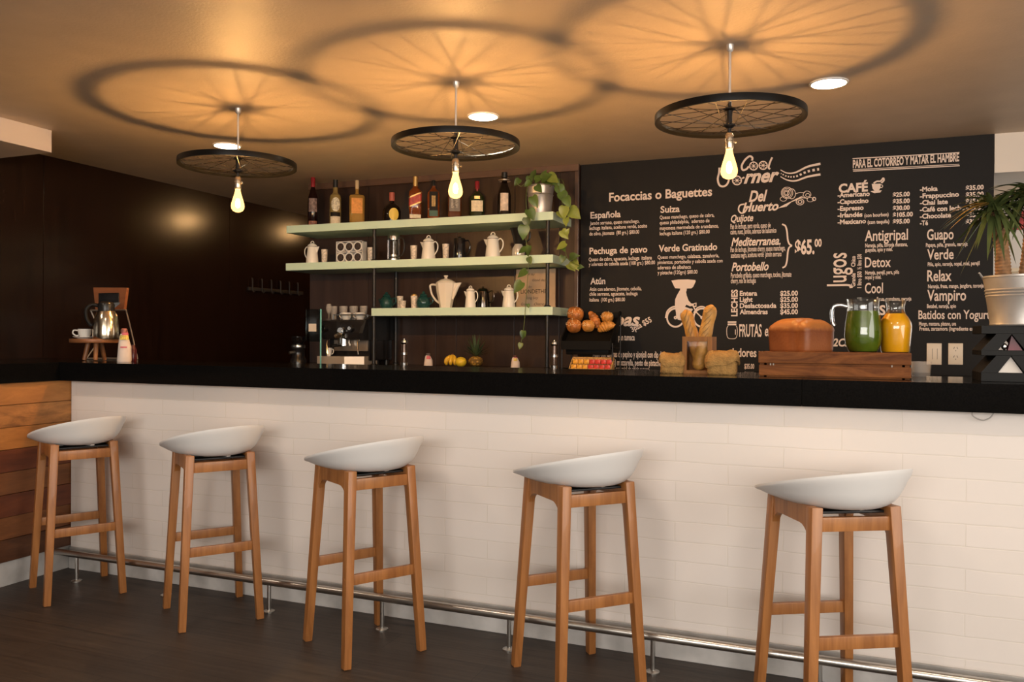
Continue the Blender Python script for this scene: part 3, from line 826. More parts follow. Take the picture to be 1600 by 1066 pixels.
# wall plates
for i, (x0, x1, lb) in enumerate(((1448, 1471, 'cream switch plate on the black menu wall, left of the pair'), (1481.6, 1504.4, 'cream double socket plate on the black menu wall, right of the pair'))):
    a = at(x0, 536.5, YB); c = at(x1, 570, YB)
    w, h = c.x-a.x, a.z-c.z
    t = thing('wall_plate' if i == 0 else 'wall_socket', lb, 'switch plate' if i == 0 else 'socket', ((a.x+c.x)/2, YB-0.0025, (a.z+c.z)/2))
    b = B(); box(b, (0, -0.001, 0), (w, 0.006, h), None, 0.0018); obj('plate', b, mat('cream_plastic', (0.78, 0.68, 0.55), 0.35), t)
    b = B()
    if i == 0:
        for sx in (-0.12, 0.2): box(b, (w*sx, -0.0045, 0), (w*0.03, 0.002, h*0.5), None)
        obj('switch_gap', b, mat('grey_slot', (0.25, 0.21, 0.17), 0.5), t, smooth=False)
    else:
        for sz in (0.2, -0.2):
            for sx in (-0.11, 0.11): box(b, (w*sx, -0.0045, h*sz+0.01), (w*0.05, 0.002, h*0.1), Matrix.Rotation(0.4 if sx < 0 else -0.4, 3, 'Y'))
            box(b, (0, -0.0045, h*sz-0.006), (w*0.06, 0.002, h*0.05))
        obj('socket_slots', b, mat('grey_slot', (0.25, 0.21, 0.17), 0.5), t, smooth=False)

# ------------------------------------------------------------------ mint shelves and their posts
YS = 5.122
YI = 5.27
mint = mat('mint_paint', (0.60, 0.77, 0.61), 0.4)
SH = {1: 2.078, 2: 1.796, 3: 1.453}
for k, x0, lb in ((1, -3.89, 'mint green wall shelf at the top holding the liquor bottles'), (2, -3.895, 'mint green wall shelf in the middle holding pots and paper cups'), (3, -3.149, 'short mint green wall shelf at the bottom holding teapots')):
    b = B(); bx(b, x0, -1.774, YS, YB-0.0215, SH[k]-0.055, SH[k], 0.003)
    tag(obj('wall_shelf', b, mint, smooth=False), lb, 'shelf', 'mint wall shelves')
blk = mat('black_post', (0.015, 0.013, 0.012), 0.4)
for x, y, lb in ((-3.147, 5.155, 'thin black post at the front of the shelves, beside the coffee machine'), (-1.822, 5.155, 'thin black post at the front right end of the shelves'), (-3.147, 5.47, 'thin black post behind the canister rack against the wall')):
    t = thing('shelf_post', lb, 'post', (x, y, KZ), 0, 'black shelf posts')
    b = B()
    for z0, z1 in ((0.0, SH[3]-0.055), (SH[3], SH[2]-0.055), (SH[2], SH[1]-0.055)):
        tube(b, [(0, 0, z0-KZ if z0 > 0 else 0.0), (0, 0, z1-KZ)], 0.013, 14)
    obj('pipe', b, blk, t)
    b = B()
    for z0 in (KZ, SH[3], SH[2]): lathe(b, [(0, z0-KZ), (0.024, z0-KZ), (0.024, z0-KZ+0.006), (0.015, z0-KZ+0.012), (0.0, z0-KZ+0.012)], 16)
    obj('flange', b, blk, t)

def item(px, top, wpx, shelf_z, y=YI):
    """position on a shelf from the photo: x, height, width in metres"""
    c = at(px, 400, y); x = c.x
    return x, y, at(px, top, y).z-shelf_z, wpx*mpp(px, y)

# ------------------------------------------------------------------ bottles
def glassy(name, col, tr=0.35, rough=0.08): return mat(name, col, rough, trans=tr, ior=1.4)
CORK = mat('pale_cork', (0.55, 0.42, 0.25), 0.6)
def label_patch(bm, r, z0, z1, a, half, sq=None):
    lathe(bm, [(r, z0), (r, z1)], 12, a0=a-half, a1=a+half, sq=sq)
def bottle(px, top, wpx, prof, body_m, cap, lab, name, lb, z=SH[1], sq=None, y=YI, capname='cap', extra=None):
    x, y, h, w = item(px, top, wpx, z, y)
    t = thing(name, lb, 'bottle', (x, y, z), tocam(x, y), 'liquor bottles on the top shelf')
    r = w/2
    P_ = [(p*r, q*h) for p, q in prof]
    b = B(); lathe(b, [(0, 0.0)]+[(0.86*r, 0.0)]+P_+[(0, P_[-1][1])], 28, sq=sq); obj('body', b, body_m, t)
    c0, c1, cr_, cm = cap
    b = B(); lathe(b, [(0, c0*h), (cr_*r, c0*h), (cr_*r*1.02, c1*h-0.003), (cr_*r*0.9, c1*h), (0, c1*h)], 18); obj(capname, b, cm, t)
    for i, (l0, l1, half, m, nm) in enumerate(lab):
        rr = r*1.012
        b = B(); label_patch(b, rr, l0*h, l1*h, 0, half, sq); lo = obj(nm, b, m, t)
    if extra: extra(t, r, h)
    return t
def side_mark(t, r, h, pts, m, name, rr=1.02):
    b = B()
    vs = [b.verts.new((r*rr*math.cos(a)+0.0, r*rr*math.sin(a), q*h)) for a, q in pts]
    b.faces.new(vs); obj(name, b, m, t, smooth=False)
def oval_label(t, r, h, a0, ha, z0, hz, m, name, rr=1.03):
    b = B(); prev = None; n = 24
    for q in (0.0, 0.35, 0.7, 1.0):
        cur = []
        for k in range(n):
            a = a0+ha*q*math.cos(2*PI*k/n); cur.append(b.verts.new((r*rr*math.cos(a), r*rr*math.sin(a), h*(z0+hz*q*math.sin(2*PI*k/n)))))
            if q == 0: break
        if prev:
            for k in range(n):
                l = (k+1) % n
                if len(prev) == 1: b.faces.new((prev[0], cur[k], cur[l]))
                else: b.faces.new((prev[k], cur[k], cur[l], prev[l]))
        prev = cur
    return obj(name, b, m, t)
std = [(1.0, 0.02), (1.0, 0.58), (0.95, 0.63), (0.70, 0.70), (0.42, 0.76), (0.34, 0.80), (0.33, 0.93)]
cream = mat('cream_label', (0.75, 0.66, 0.48), 0.6, noise=0.2, nscale=60)
red_cap = mat('red_cap', (0.26, 0.018, 0.025), 0.35)
blk_cap = mat('black_cap', (0.012, 0.012, 0.012), 0.35)
dk_lab = mat('dark_label', (0.014, 0.011, 0.009), 0.6, spec=0.2)
gold = mat('gold_foil', (0.70, 0.45, 0.16), 0.3, 0.8)
bottle(488.5, 277, 15.5, [(1.0, 0.02), (1.0, 0.50), (0.92, 0.60), (0.60, 0.72), (0.38, 0.80), (0.36, 0.92)], glassy('dark_red_wine', (0.012, 0.003, 0.003), 0.1),
       (0.80, 1.0, 0.44, red_cap), [(0.30, 0.57, 0.9, mat('grey_wine_label', (0.24, 0.17, 0.16), 0.5, noise=0.7, nscale=55), 'label'), (0.04, 0.12, 0.9, mat('rust_label', (0.30, 0.12, 0.08), 0.5, noise=0.6, nscale=70), 'base_label')], 'wine_bottle',
       'dark wine bottle with red foil neck at the left end of the top shelf')
bottle(523.7, 281, 18, [(1.0, 0.02), (1.0, 0.60), (0.90, 0.66), (0.55, 0.70), (0.42, 0.73), (0.40, 0.9)], glassy('pale_gold_spirit', (0.62, 0.45, 0.16), 0.6),
       (0.83, 1.0, 0.42, blk_cap), [(0.04, 0.20, 0.95, mat('white_label', (0.70, 0.62, 0.48), 0.6, noise=0.25, nscale=70), 'label'), (0.20, 0.29, 0.95, dk_lab, 'label_band')], 'tequila_bottle',
       'clear bottle with round white emblem, black cap, second from the shelf left end',
       extra=lambda t, r, h: oval_label(t, r, h, 0.05, 0.80, 0.455, 0.15, mat('emblem_paper', (0.70, 0.66, 0.52), 0.55, noise=0.5, nscale=90), 'emblem'))
bottle(557.5, 282, 24, [(0.98, 0.02), (1.0, 0.62), (0.92, 0.65), (0.30, 0.69), (0.22, 0.72), (0.21, 0.82)], glassy('golden_spirit', (0.72, 0.40, 0.09), 0.6),
       (0.80, 1.0, 0.25, CORK), [(0.24, 0.58, 0.62, mat('orange_label', (0.72, 0.30, 0.05), 0.5, noise=0.2, nscale=50), 'label')], 'tequila_bottle',
       'square shouldered bottle of golden liquor with an orange label and cork', sq=5, capname='cork')
bottle(612, 301, 28.5, [(0.95, 0.02), (1.0, 0.20), (0.98, 0.40), (0.80, 0.53), (0.40, 0.62), (0.25, 0.66), (0.24, 0.76)], glassy('nearly_black_glass', (0.010, 0.006, 0.004), 0.1),
       (0.72, 1.0, 0.30, mat('brick_red_cap', (0.40, 0.10, 0.07), 0.5)), [], 'brandy_bottle',
       'squat black bottle with oval yellow label and red stopper on the top shelf', capname='stopper',
       extra=lambda t, r, h: oval_label(t, r, h, 0.22, 0.55, 0.26, 0.20, mat('yellow_label', (0.75, 0.55, 0.10), 0.5), 'label'))
def stripe(t, r, h):
    for z0, z1, m, nm in ((0.33, 0.36, gold, 'label_edge'), (0.36, 0.53, mat('red_label', (0.45, 0.06, 0.04), 0.5, noise=0.3, nscale=60), 'slanted_label'), (0.53, 0.56, gold, 'label_edge')):
        b = B(); A = []
        for k in range(9):
            a = -0.9+1.8*k/8; sl = 0.09*a*-1*-1
            q = (abs(math.cos(a))**6+abs(math.sin(a))**6)**(-1/6)
            A.append([b.verts.new((r*1.03*q*math.cos(a), r*1.03*q*math.sin(a), h*(zz+0.07*a+0.03))) for zz in (z0, z1)])
        for u, v in zip(A[:-1], A[1:]): b.faces.new((u[0], v[0], v[1], u[1]))
        obj(nm, b, m, t)
bottle(648.5, 276, 20, [(0.96, 0.02), (1.0, 0.60), (0.95, 0.66), (0.60, 0.72), (0.36, 0.76), (0.33, 0.80)], glassy('amber_whisky', (0.42, 0.10, 0.018), 0.6),
       (0.78, 1.0, 0.40, gold), [(0.07, 0.15, 0.75, cream, 'base_label')], 'whisky_bottle', 'amber whisky bottle with slanted red label and gold cap', sq=6, extra=stripe)
bottle(677, 282, 19.5, [(0.96, 0.02), (1.0, 0.62), (0.90, 0.70), (0.55, 0.76), (0.32, 0.80), (0.30, 0.86)], glassy('amber_whisky', (0.42, 0.10, 0.018), 0.6),
       (0.84, 1.0, 0.30, blk_cap), [(0.24, 0.70, 0.62, dk_lab, 'label'), (0.34, 0.60, 0.28, mat('ochre_figure', (0.55, 0.36, 0.12), 0.5, noise=0.5, nscale=80), 'label_figure'), (0.10, 0.24, 0.62, mat('green_label', (0.04, 0.10, 0.07), 0.5), 'base_label')], 'whisky_bottle',
       'amber bottle with tall black label between the red label bottle and the middle bulb', sq=4)
bottle(710, 283, 22, [(0.96, 0.02), (1.0, 0.56), (0.92, 0.63), (0.45, 0.70), (0.33, 0.76), (0.32, 0.84)], glassy('dark_amber_whisky', (0.20, 0.06, 0.02), 0.5),
       (0.80, 1.0, 0.36, blk_cap), [(0.20, 0.60, 0.66, mat('grey_label', (0.16, 0.14, 0.12), 0.5), 'label'), (0.28, 0.52, 0.46, mat('silver_print', (0.45, 0.40, 0.34), 0.5, noise=0.6, nscale=110), 'label_print')], 'whiskey_bottle',
       'square whiskey bottle with grey and black label directly behind the middle bulb', sq=6)
bottle(745, 283.5, 24, [(0.96, 0.02), (1.0, 0.46), (0.94, 0.58), (0.60, 0.66), (0.30, 0.71), (0.27, 0.80)], glassy('dark_green_glass', (0.035, 0.045, 0.012), 0.4),
       (0.72, 1.0, 0.30, red_cap), [(0.17, 0.46, 0.72, cream, 'label'), (0.50, 0.58, 0.35, gold, 'neck_label')], 'herbal_liqueur_bottle', 'dark green liqueur bottle with red capped neck and cream label', sq=3)
bottle(787.5, 269.5, 21, [(1.0, 0.02), (1.0, 0.48), (0.86, 0.58), (0.52, 0.72), (0.40, 0.80), (0.38, 0.93)], glassy('nearly_black_glass', (0.010, 0.006, 0.004), 0.1),
       (0.88, 1.0, 0.44, blk_cap), [(0.13, 0.52, 0.62, mat('white_red_label', (0.72, 0.60, 0.50), 0.5, noise=0.35, nscale=28), 'label'), (0.80, 0.83, 3.1, M_CHROME, 'neck_ring')], 'wine_bottle', 'tall black wine bottle with white label next to the potted trailing plant')

# ------------------------------------------------------------------ enamel pots, cups, coffee gear on the shelves
brown_rim = mat('dark_enamel_rim', (0.06, 0.035, 0.025), 0.35)
def enamel_pot(x, y, z, h, w, flip, lb, group, ang=None):
    """w = diameter of the base; spout towards local -x (flip mirrors it)"""
    t = thing('coffee_pot', lb, 'coffee pot', (x, y, z), (0 if not flip else PI), group)
    r = w/2; hb = h*0.74
    b = B(); lathe(b, [(0, 0), (r*0.97, 0), (r, 0.006), (r*0.93, hb*0.35), (r*0.80, hb*0.75), (r*0.72, hb), (0, hb)], 28); obj('body', b, M_WHITE, t)
    b = B(); lathe(b, [(0, hb), (r*0.75, hb), (r*0.76, hb+0.005), (r*0.70, hb+0.012), (r*0.50, h*0.85), (r*0.22, h*0.895), (0, h*0.90)], 28); ld = obj('lid', b, M_WHITE, t)
    b = B(); tube(b, [(r*0.30*math.cos(a), 0, h*0.885+r*0.34*math.sin(a)) for a in [PI*k/8 for k in range(9)]], r*0.075, 8); obj('lid_loop', b, M_WHITE, ld)
    b = B(); lathe(b, [(r*0.725, hb-0.001), (r*0.772, hb+0.001), (r*0.725, hb+0.004)], 28); obj('rim_line', b, brown_rim, t)
    b = B()
    z1, z0 = hb*0.97, hb*0.52
    rr = r*0.74
    A = [b.verts.new(p) for p in ((-rr*0.95, -r*0.26, z1), (-rr*0.95, r*0.26, z1), (-rr*1.02, 0, z0), (-r*1.28, -r*0.10, z1+0.004), (-r*1.28, r*0.10, z1+0.004), (-r*1.18, 0, z1-hb*0.10))]
    for f in ((0, 1, 4, 3), (0, 3, 5, 2), (1, 2, 5, 4), (3, 4, 5), (0, 2, 1)): b.faces.new([A[i] for i in f])
    bmesh.ops.subdivide_edges(b, edges=b.edges[:], cuts=1, use_grid_fill=True)
    obj('spout', b, M_WHITE, t, angle=60)
    b = B(); tube(b, spline([(r*0.72, 0, hb*0.92), (r*1.05, 0, hb*1.00), (r*1.42, 0, hb*0.84), (r*1.40, 0, hb*0.58), (r*1.05, 0, hb*0.36), (r*0.92, 0, hb*0.32)], 5), r*0.085, 8); obj('handle', b, M_WHITE, t)
    return t
def place_pot(cx, top, bw, shelf, flip, lb, group, y=YI):
    x, y, h, w = item(cx, top, bw, SH[shelf], y); enamel_pot(x, y, SH[shelf], h, w, flip, lb, group)
G2 = 'white enamel coffee pots on the shelves'
place_pot(488, 376, 19.5, 2, True, 'white enamel coffee pot with handle to the left, beside the canister rack', G2)
place_pot(669.5, 367.5, 22.5, 2, False, 'white enamel coffee pot between the glass press and the dark jug', G2)
place_pot(770, 362.5, 24, 2, False, 'white enamel coffee pot between the dark jug and the glass dripper', G2)
place_pot(735.5, 446, 17, 3, False, 'small white enamel pot in front of the shiny dark teapot', G2, 5.20)
place_pot(795.5, 444.5, 20.5, 3, False, 'small white enamel pot beside the brown written sign', G2)
# printed cups
cup_m = mat('printed_cup', (0.70, 0.60, 0.50), 0.5, noise=0.5, nscale=70)
GC = 'speckled tall cups on the shelves'
def cup(cx, top, wpx, shelf, lb, y=YI, z=None):
    zb = SH[shelf] if z is None else z
    x, y, h, w = item(cx, top, wpx, zb, y); r = w/2
    b = B(); lathe(b, [(0, 0), (r*0.78, 0), (r*0.82, 0.004), (r*0.98, h-0.004), (r*1.0, h), (r*0.92, h), (r*0.90, h-0.008), (r*0.76, 0.008), (0, 0.008)], 22)
    o = obj('tall_cup', b, cup_m); tag(o, lb, 'cup', GC, (x, y, zb)); return o
cup(507, 390, 10, 2, 'speckled cup right beside the leftmost enamel pot')
cup(579, 387, 10.5, 2, 'speckled cup right beside the canister rack')
cup(646.5, 384, 11, 2, 'speckled cup right beside the glass coffee press')
cup(696.5, 381.5, 11, 2, 'speckled cup just left of the dark glass jug')
cup(625.5, 463, 10.5, 3, 'taller speckled cup standing behind a short one on the bottom shelf', 5.32)
cup(629.5, 470, 11, 3, 'short speckled cup in front of a taller one on the bottom shelf', 5.22)
t = thing('lidded_cup', 'speckled cup with a gold lid next to the right green glass pot', 'cup', (0, 0, 0))
x, y, h, w = item(647.5, 459, 11, SH[3]); t.location = (x, y, SH[3])
b = B(); lathe(b, [(0, 0), (w*0.42, 0), (w*0.5, h*0.85), (0, h*0.85)], 20); obj('body', b, cup_m, t)
b = B(); lathe(b, [(0, h*0.85), (w*0.45, h*0.85), (w*0.42, h*0.93), (w*0.15, h), (0, h)], 20); obj('lid', b, gold, t)
# canister rack
x, y, h, w = item(549, 377.5, 48, SH[2]); 
t = thing('canister_rack', 'silver rack of six round lidded canisters on the middle shelf', 'canister rack', (x, y, SH[2]))
b = B(); silver = mat('silver_box', (0.78, 0.75, 0.73), 0.35, 0.1)
bx(b, -w/2, w/2, 0.03, 0.034, 0, h); bx(b, -w/2, -w/2+0.004, -0.03, 0.034, 0, h); bx(b, w/2-0.004, w/2, -0.03, 0.034, 0, h)
bx(b, -w/2, w/2, -0.03, 0.034, 0, 0.004); bx(b, -w/2, w/2, -0.03, 0.034, h-0.004, h); bx(b, -w/2, w/2, -0.03, 0.034, h/2-0.002, h/2+0.002)
obj('frame', b, silver, t, smooth=False)
cr0 = None
for iz in range(2):
    for ix in range(3):
        cx_, cz_ = (ix-1)*w/3.1, h*(0.255+0.49*iz); r = h*0.225
        if cr0 is None:
            b = B(); lathe(b, [(0, 0), (r, 0), (r, 0.055), (r*0.98, 0.058), (r*0.80, 0.058), (r*0.78, 0.054), (0, 0.054)], 26); bmesh.ops.rotate(b, verts=b.verts, cent=(0, 0, 0), matrix=Matrix.Rotation(PI/2, 3, 'X'))
            cr0 = obj('canister', b, mat('bright_tin', (0.82, 0.79, 0.76), 0.3, 0.1), t); cr0.location = (cx_, 0.025, cz_)
            b = B(); lathe(b, [(0, 0.0545), (r*0.76, 0.0545), (r*0.76, 0.056), (0, 0.056)], 24); bmesh.ops.rotate(b, verts=b.verts, cent=(0, 0, 0), matrix=Matrix.Rotation(PI/2, 3, 'X'))
            ln = obj('window', b, mat('canister_window', (0.06, 0.042, 0.035), 0.25, noise=0.7, nscale=70), cr0)
        else:
            c = dup(cr0); c.parent = t; c.location = (cx_, 0.025, cz_)
# glass coffee press
x, y, h, w = item(615, 360, 18, SH[2]); r = w/2
t = thing('coffee_press', 'tall glass coffee press with chrome lid and big handle on the middle shelf', 'coffee press', (x, y, SH[2]))
b = B(); lathe(b, [(0, 0.004), (r*0.95, 0.004), (r, 0.012), (r, h*0.80), (r*1.03, h*0.82)], 28); obj('beaker', b, M_GLASS, t)
b = B(); lathe(b, [(r*1.04, h*0.68), (r*1.05, h*0.80), (r*1.04, h*0.82), (r*0.9, h*0.90), (r*0.62, h*0.94), (r*0.30, h*0.95), (r*0.22, h), (0, h)], 26); obj('lid', b, M_CHROME, t)
b = B(); lathe(b, [(0, 0.0), (r*1.06, 0.0), (r*1.06, 0.022), (r*1.02, 0.024), (0, 0.02)], 26)
for a in (0.6, 2.2, 3.8, 5.4): tube(b, [(r*1.03*math.cos(a), r*1.03*math.sin(a), 0.02), (r*1.03*math.cos(a), r*1.03*math.sin(a), h*0.70)], 0.003, 6)
obj('frame', b, M_CHROME, t)
b = B(); tube(b, [(0, 0, 0.04), (0, 0, h*0.9)], 0.0035, 8); lathe(b, [(0, 0.035), (r*0.9, 0.035), (r*0.9, 0.05), (0, 0.055)], 24); obj('plunger', b, M_CHROME, t)
b = B(); tube(b, spline([(r*1.0, 0, h*0.74), (r*1.55, 0, h*0.76), (r*2.05, 0, h*0.62), (r*2.05, 0, h*0.36), (r*1.6, 0, h*0.20), (r*1.0, 0, h*0.18)], 5), r*0.13, 10); obj('handle', b, mat('dark_handle', (0.02, 0.017, 0.015), 0.35), t)
# dark jug
x, y, h, w = item(718, 370, 20, SH[2]); r = w/2
smoke = mat('smoked_glass', (0.012, 0.010, 0.010), 0.08, trans=0.25)
t = thing('dark_jug', 'black smoked jug with handle on the middle shelf between white pots', 'jug', (x, y, SH[2]))
b = B(); lathe(b, [(0, 0), (r*0.98, 0), (r*1.0, 0.006), (r*0.92, h*0.7), (r*0.86, h*0.86), (0, h*0.86)], 26); obj('body', b, smoke, t)
b = B(); lathe(b, [(0, h*0.86), (r*0.90, h*0.86), (r*0.88, h*0.92), (r*0.3, h*0.96), (r*0.25, h), (0, h)], 24); obj('lid', b, smoke, t)
b = B(); tube(b, spline([(r*0.88, 0, h*0.80), (r*1.5, 0, h*0.82), (r*1.8, 0, h*0.58), (r*1.5, 0, h*0.30), (r*0.95, 0, h*0.25)], 5), r*0.12, 8); obj('handle', b, smoke, t)
# glass dripper with dark cone
x, y, h, w = item(810, 357, 22, SH[2]); r = w/2
t = thing('coffee_dripper', 'glass coffee dripper with black cone half hidden by trailing leaves', 'coffee dripper', (x, y, SH[2]))
b = B(); lathe(b, [(0, 0.003), (r*0.85, 0.003), (r*0.95, 0.02), (r*0.90, h*0.30), (r*0.55, h*0.44), (r*0.5, h*0.47)], 26); obj('carafe', b, mat('pale_glass', (0.62, 0.58, 0.52), 0.12, 0.35), t)
b = B(); lathe(b, [(r*0.52, h*0.46), (r*0.62, h*0.52), (r*1.15, h*0.96), (r*1.25, h), (r*1.15, h), (r*0.5, h*0.52), (r*0.42, h*0.46)], 26); obj('cone', b, mat('black_plastic', (0.014, 0.012, 0.011), 0.3), t)
b = B(); tube(b, spline([(r*1.1, 0, h*0.92), (r*1.7, 0, h*0.86), (r*1.6, 0, h*0.60), (r*0.62, 0, h*0.50)], 5), r*0.12, 8); obj('handle', b, mat('black_plastic', (0.014, 0.012, 0.011), 0.3), t)
# green glass pots
teal = mat('teal_glass', (0.018, 0.075, 0.070), 0.08, trans=0.3)
def green_pot(cx, top, wpx, lb, handle):
    x, y, h, w = item(cx, top, wpx, SH[3]); r = w/2
    t = thing('glass_teapot', lb, 'teapot', (x, y, SH[3]), 0, 'green glass teapots on the bottom shelf')
    b = B(); lathe(b, [(0, 0), (r*0.7, 0), (r*0.92, h*0.14), (r, h*0.32), (r*0.94, h*0.52), (r*0.66, h*0.68), (r*0.50, h*0.72), (0, h*0.72)], 28); obj('body', b, teal, t)
    b = B(); lathe(b, [(0, h*0.72), (r*0.56, h*0.72), (r*0.58, h*0.76), (r*0.40, h*0.86), (r*0.20, h*0.89), (r*0.26, h*0.95), (r*0.15, h), (0, h)], 24); obj('lid', b, teal, t)
    b = B(); tube(b, spline([(r*0.85, 0, h*0.60), (r*1.35, 0, h*0.62), (r*1.5, 0, h*0.40), (r*0.95, 0, h*0.22)], 5), r*0.10, 8); obj('handle', b, teal, t)
    b = B(); tube(b, [(-r*0.9, 0, h*0.32), (-r*1.15, 0, h*0.45), (-r*1.25, 0, h*0.6)], [r*0.2, r*0.13, r*0.10], 10); obj('spout', b, teal, t)
green_pot(604.5, 456.5, 22, 'green glass teapot beside the black post on the bottom shelf', True)
green_pot(662, 455.5, 22, 'green glass teapot next to the big white coffee pot', True)
# big white faceted coffee pot
x, y, h, w = item(697, 430.5, 32, SH[3]); r = w/2
porc = mat('porcelain', (0.80, 0.72, 0.62), 0.2)
t = thing('porcelain_coffee_pot', 'large white faceted coffee pot with pointed spout on the bottom shelf', 'coffee pot', (x, y, SH[3]))
b = B(); lathe(b, [(0, 0), (r*0.56, 0), (r*0.60, h*0.03), (r*0.70, h*0.18), (r*0.92, h*0.52), (r*1.0, h*0.75), (r*0.97, h*0.77), (0, h*0.77)], 8, a0=R(22.5), a1=2*PI+R(22.5)); obj('body', b, porc, t, angle=20)
b = B(); lathe(b, [(0, h*0.77), (r*1.0, h*0.77), (r*0.92, h*0.80), (r*0.55, h*0.87), (r*0.16, h*0.90), (r*0.12, h*0.93), (r*0.22, h*0.98), (r*0.2, h), (0, h)], 24); obj('lid', b, porc, t)
b = B(); tube(b, [(r*0.72, 0, h*0.28), (r*0.98, 0, h*0.50), (r*1.30, 0, h*0.68), (r*1.62, 0, h*0.755)], [r*0.10, r*0.22, r*0.17, r*0.05], 10); 
prism(b, [(r*0.86, h*0.76), (r*1.66, h*0.775), (r*1.35, h*0.62), (r*0.8, h*0.30)], lambda u, v, d: Vector((u, d, v)), -r*0.10, r*0.10); obj('spout', b, porc, t, angle=50)
b = B(); tube(b, spline([(-r*0.95, 0, h*0.715), (-r*1.55, 0, h*0.73), (-r*1.72, 0, h*0.66), (-r*1.50, 0, h*0.42), (-r*1.05, 0, h*0.24), (-r*0.68, 0, h*0.16)], 5), r*0.10, 8); obj('handle', b, porc, t)
# shiny dark teapot
x, y, h, w = item(755, 448, 22, SH[3], 5.36); r = w/2
dchrome = mat('dark_chrome', (0.10, 0.085, 0.075), 0.12, 1.0)
t = thing('metal_teapot', 'shiny dark metal teapot behind the small white pot', 'teapot', (x, y, SH[3]))
b = B(); lathe(b, [(0, 0), (r*1.0, 0), (r*1.02, 0.01), (r*0.95, h*0.5), (r*0.80, h*0.78), (0, h*0.80)], 28); obj('body', b, dchrome, t)
b = B(); lathe(b, [(0, h*0.79), (r*0.82, h*0.79), (r*0.6, h*0.90), (r*0.15, h*0.94), (r*0.12, h), (0, h)], 24); obj('lid', b, dchrome, t)
b = B(); tube(b, spline([(r*0.8, 0, h*0.72), (r*1.4, 0, h*0.80), (r*1.72, 0, h*0.60), (r*1.5, 0, h*0.34), (r*0.98, 0, h*0.26)], 5), r*0.09, 8); obj('handle', b, dchrome, t)
# written sign
x0 = at(807, 450, 5.44).x; x1 = at(868, 450, 5.44).x; zt_ = at(838, 420.5, 5.44).z
kraft = mat('kraft_board', (0.46, 0.32, 0.21), 0.6, noise=0.1, nscale=10)
t = thing('written_sign', 'square brown board with dark handwriting at the right of the bottom shelf', 'sign', ((x0+x1)/2, 5.44, SH[3]))
W_, H_ = x1-x0, zt_-SH[3]
b = B(); bx(b, -W_/2, W_/2, -0.006, 0.006, 0, H_, 0.001); obj('board', b, kraft, t, smooth=False)
ink = mat('sign_ink', (0.05, 0.035, 0.025), 0.6)
def sign_text(s, u0, v0, u1, cap, shear=0.0, bold=0.0):
    b = B(); vs, fs = text_raw(s, bold, shear); ax = min(v[0] for v in vs); w = max(v[0] for v in vs)-ax
    sx = (u1-u0)*W_/w; sy = cap*H_/cap_of(bold)
    nv = [b.verts.new((-W_/2+u0*W_+(a-ax)*sx, -0.0068, v0*H_+c*sy)) for a, c in vs]
    for f in fs: b.faces.new([nv[i] for i in f])
    obj('writing', b, ink, t, smooth=False)
sign_text('A day', 0.30, 0.84, 0.48, 0.06, 0.3); sign_text('Good day', 0.42, 0.69, 0.76, 0.06, 0.3); sign_text('In', 0.32, 0.53, 0.40, 0.05, 0.3)
sign_text('LIONDETHE', 0.12, 0.385, 0.78, 0.10, 0, 0.01); sign_text('long boy', 0.27, 0.24, 0.57, 0.07, 0.3); sign_text('Grand', 0.13, 0.08, 0.34, 0.07, 0.3); sign_text('Ontroy', 0.47, 0.08, 0.78, 0.07, 0.3)

# ------------------------------------------------------------------ trailing plant in a metal bucket (top shelf)
galv = mat('galvanised_metal', (0.62, 0.59, 0.56), 0.38, 0.75, noise=0.15, nscale=12)
leafm = mat('pothos_leaf', (0.075, 0.135, 0.028), 0.35, noise=0.5, nscale=9)
leafl = mat('pothos_leaf_light', (0.22, 0.27, 0.05), 0.35, noise=0.35, nscale=9)
stemm = mat('vine_stem', (0.10, 0.13, 0.03), 0.5)
def bucket(t, r0, r1, h, bands=(0.62, 0.68)):
    prof = [(0, 0), (r0, 0), (r0*1.01, 0.006), (r0, 0.012)]
    for z in bands:
        rr = r0+(r1-r0)*z; prof += [(rr-0.001, h*z-0.006), (rr+0.003, h*z), (rr-0.001, h*z+0.006)]
    prof += [(r1, h-0.004), (r1+0.005, h-0.002), (r1+0.005, h+0.003), (r1, h+0.004), (r1-0.004, h), (r1-0.008, h*0.75), (0, h*0.75)]
    b = B(); lathe(b, prof, 40); return obj('bucket', b, galv, t)
def heart_leaf(bm, p, d, up, L, W, droop=0.3, fold=0.25):
    """heart shaped leaf: p = base, d = direction of the tip"""
    d = Vector(d).normalized(); up = Vector(up); s = d.cross(up)
    if s.length < 1e-3: s = d.cross(Vector((1, 0, 0)))
    s.normalize(); n = s.cross(d).normalized()
    prof = [(0.0, 0.0), (-0.06, 0.28), (0.08, 0.46), (0.30, 0.50), (0.55, 0.40), (0.80, 0.18), (1.0, 0.0)]
    mids = [bm.verts.new(Vector(p)+d*(max(u, 0)*L)-n*(droop*L*max(u, 0)**2)) for u, _ in prof]
    for sg in (1, -1):
        e = [bm.verts.new(Vector(p)+d*(u*L)-n*(droop*L*max(u, 0)**2)+s*(sg*v*W)+n*(fold*v*W)) for u, v in prof[1:-1]]
        for i in range(len(prof)-1):
            a, c = mids[i], mids[i+1]
            if i == 0: f = (a, c, e[0])
            elif i == len(prof)-2: f = (a, c, e[-1])
            else: f = (a, c, e[i], e[i-1])
            bm.faces.new(f if sg > 0 else f[::-1])
bxp = at(844, 330, 5.30).x
t = thing('trailing_plant', 'trailing green plant in a small metal bucket on the top shelf right end', 'potted plant', (bxp, 5.30, SH[1]))
k_ = mpp(844, 5.30); bh = at(844, 292, 5.30).z-SH[1]
bucket(t, 17*k_, 21.5*k_, bh, (0.70,))
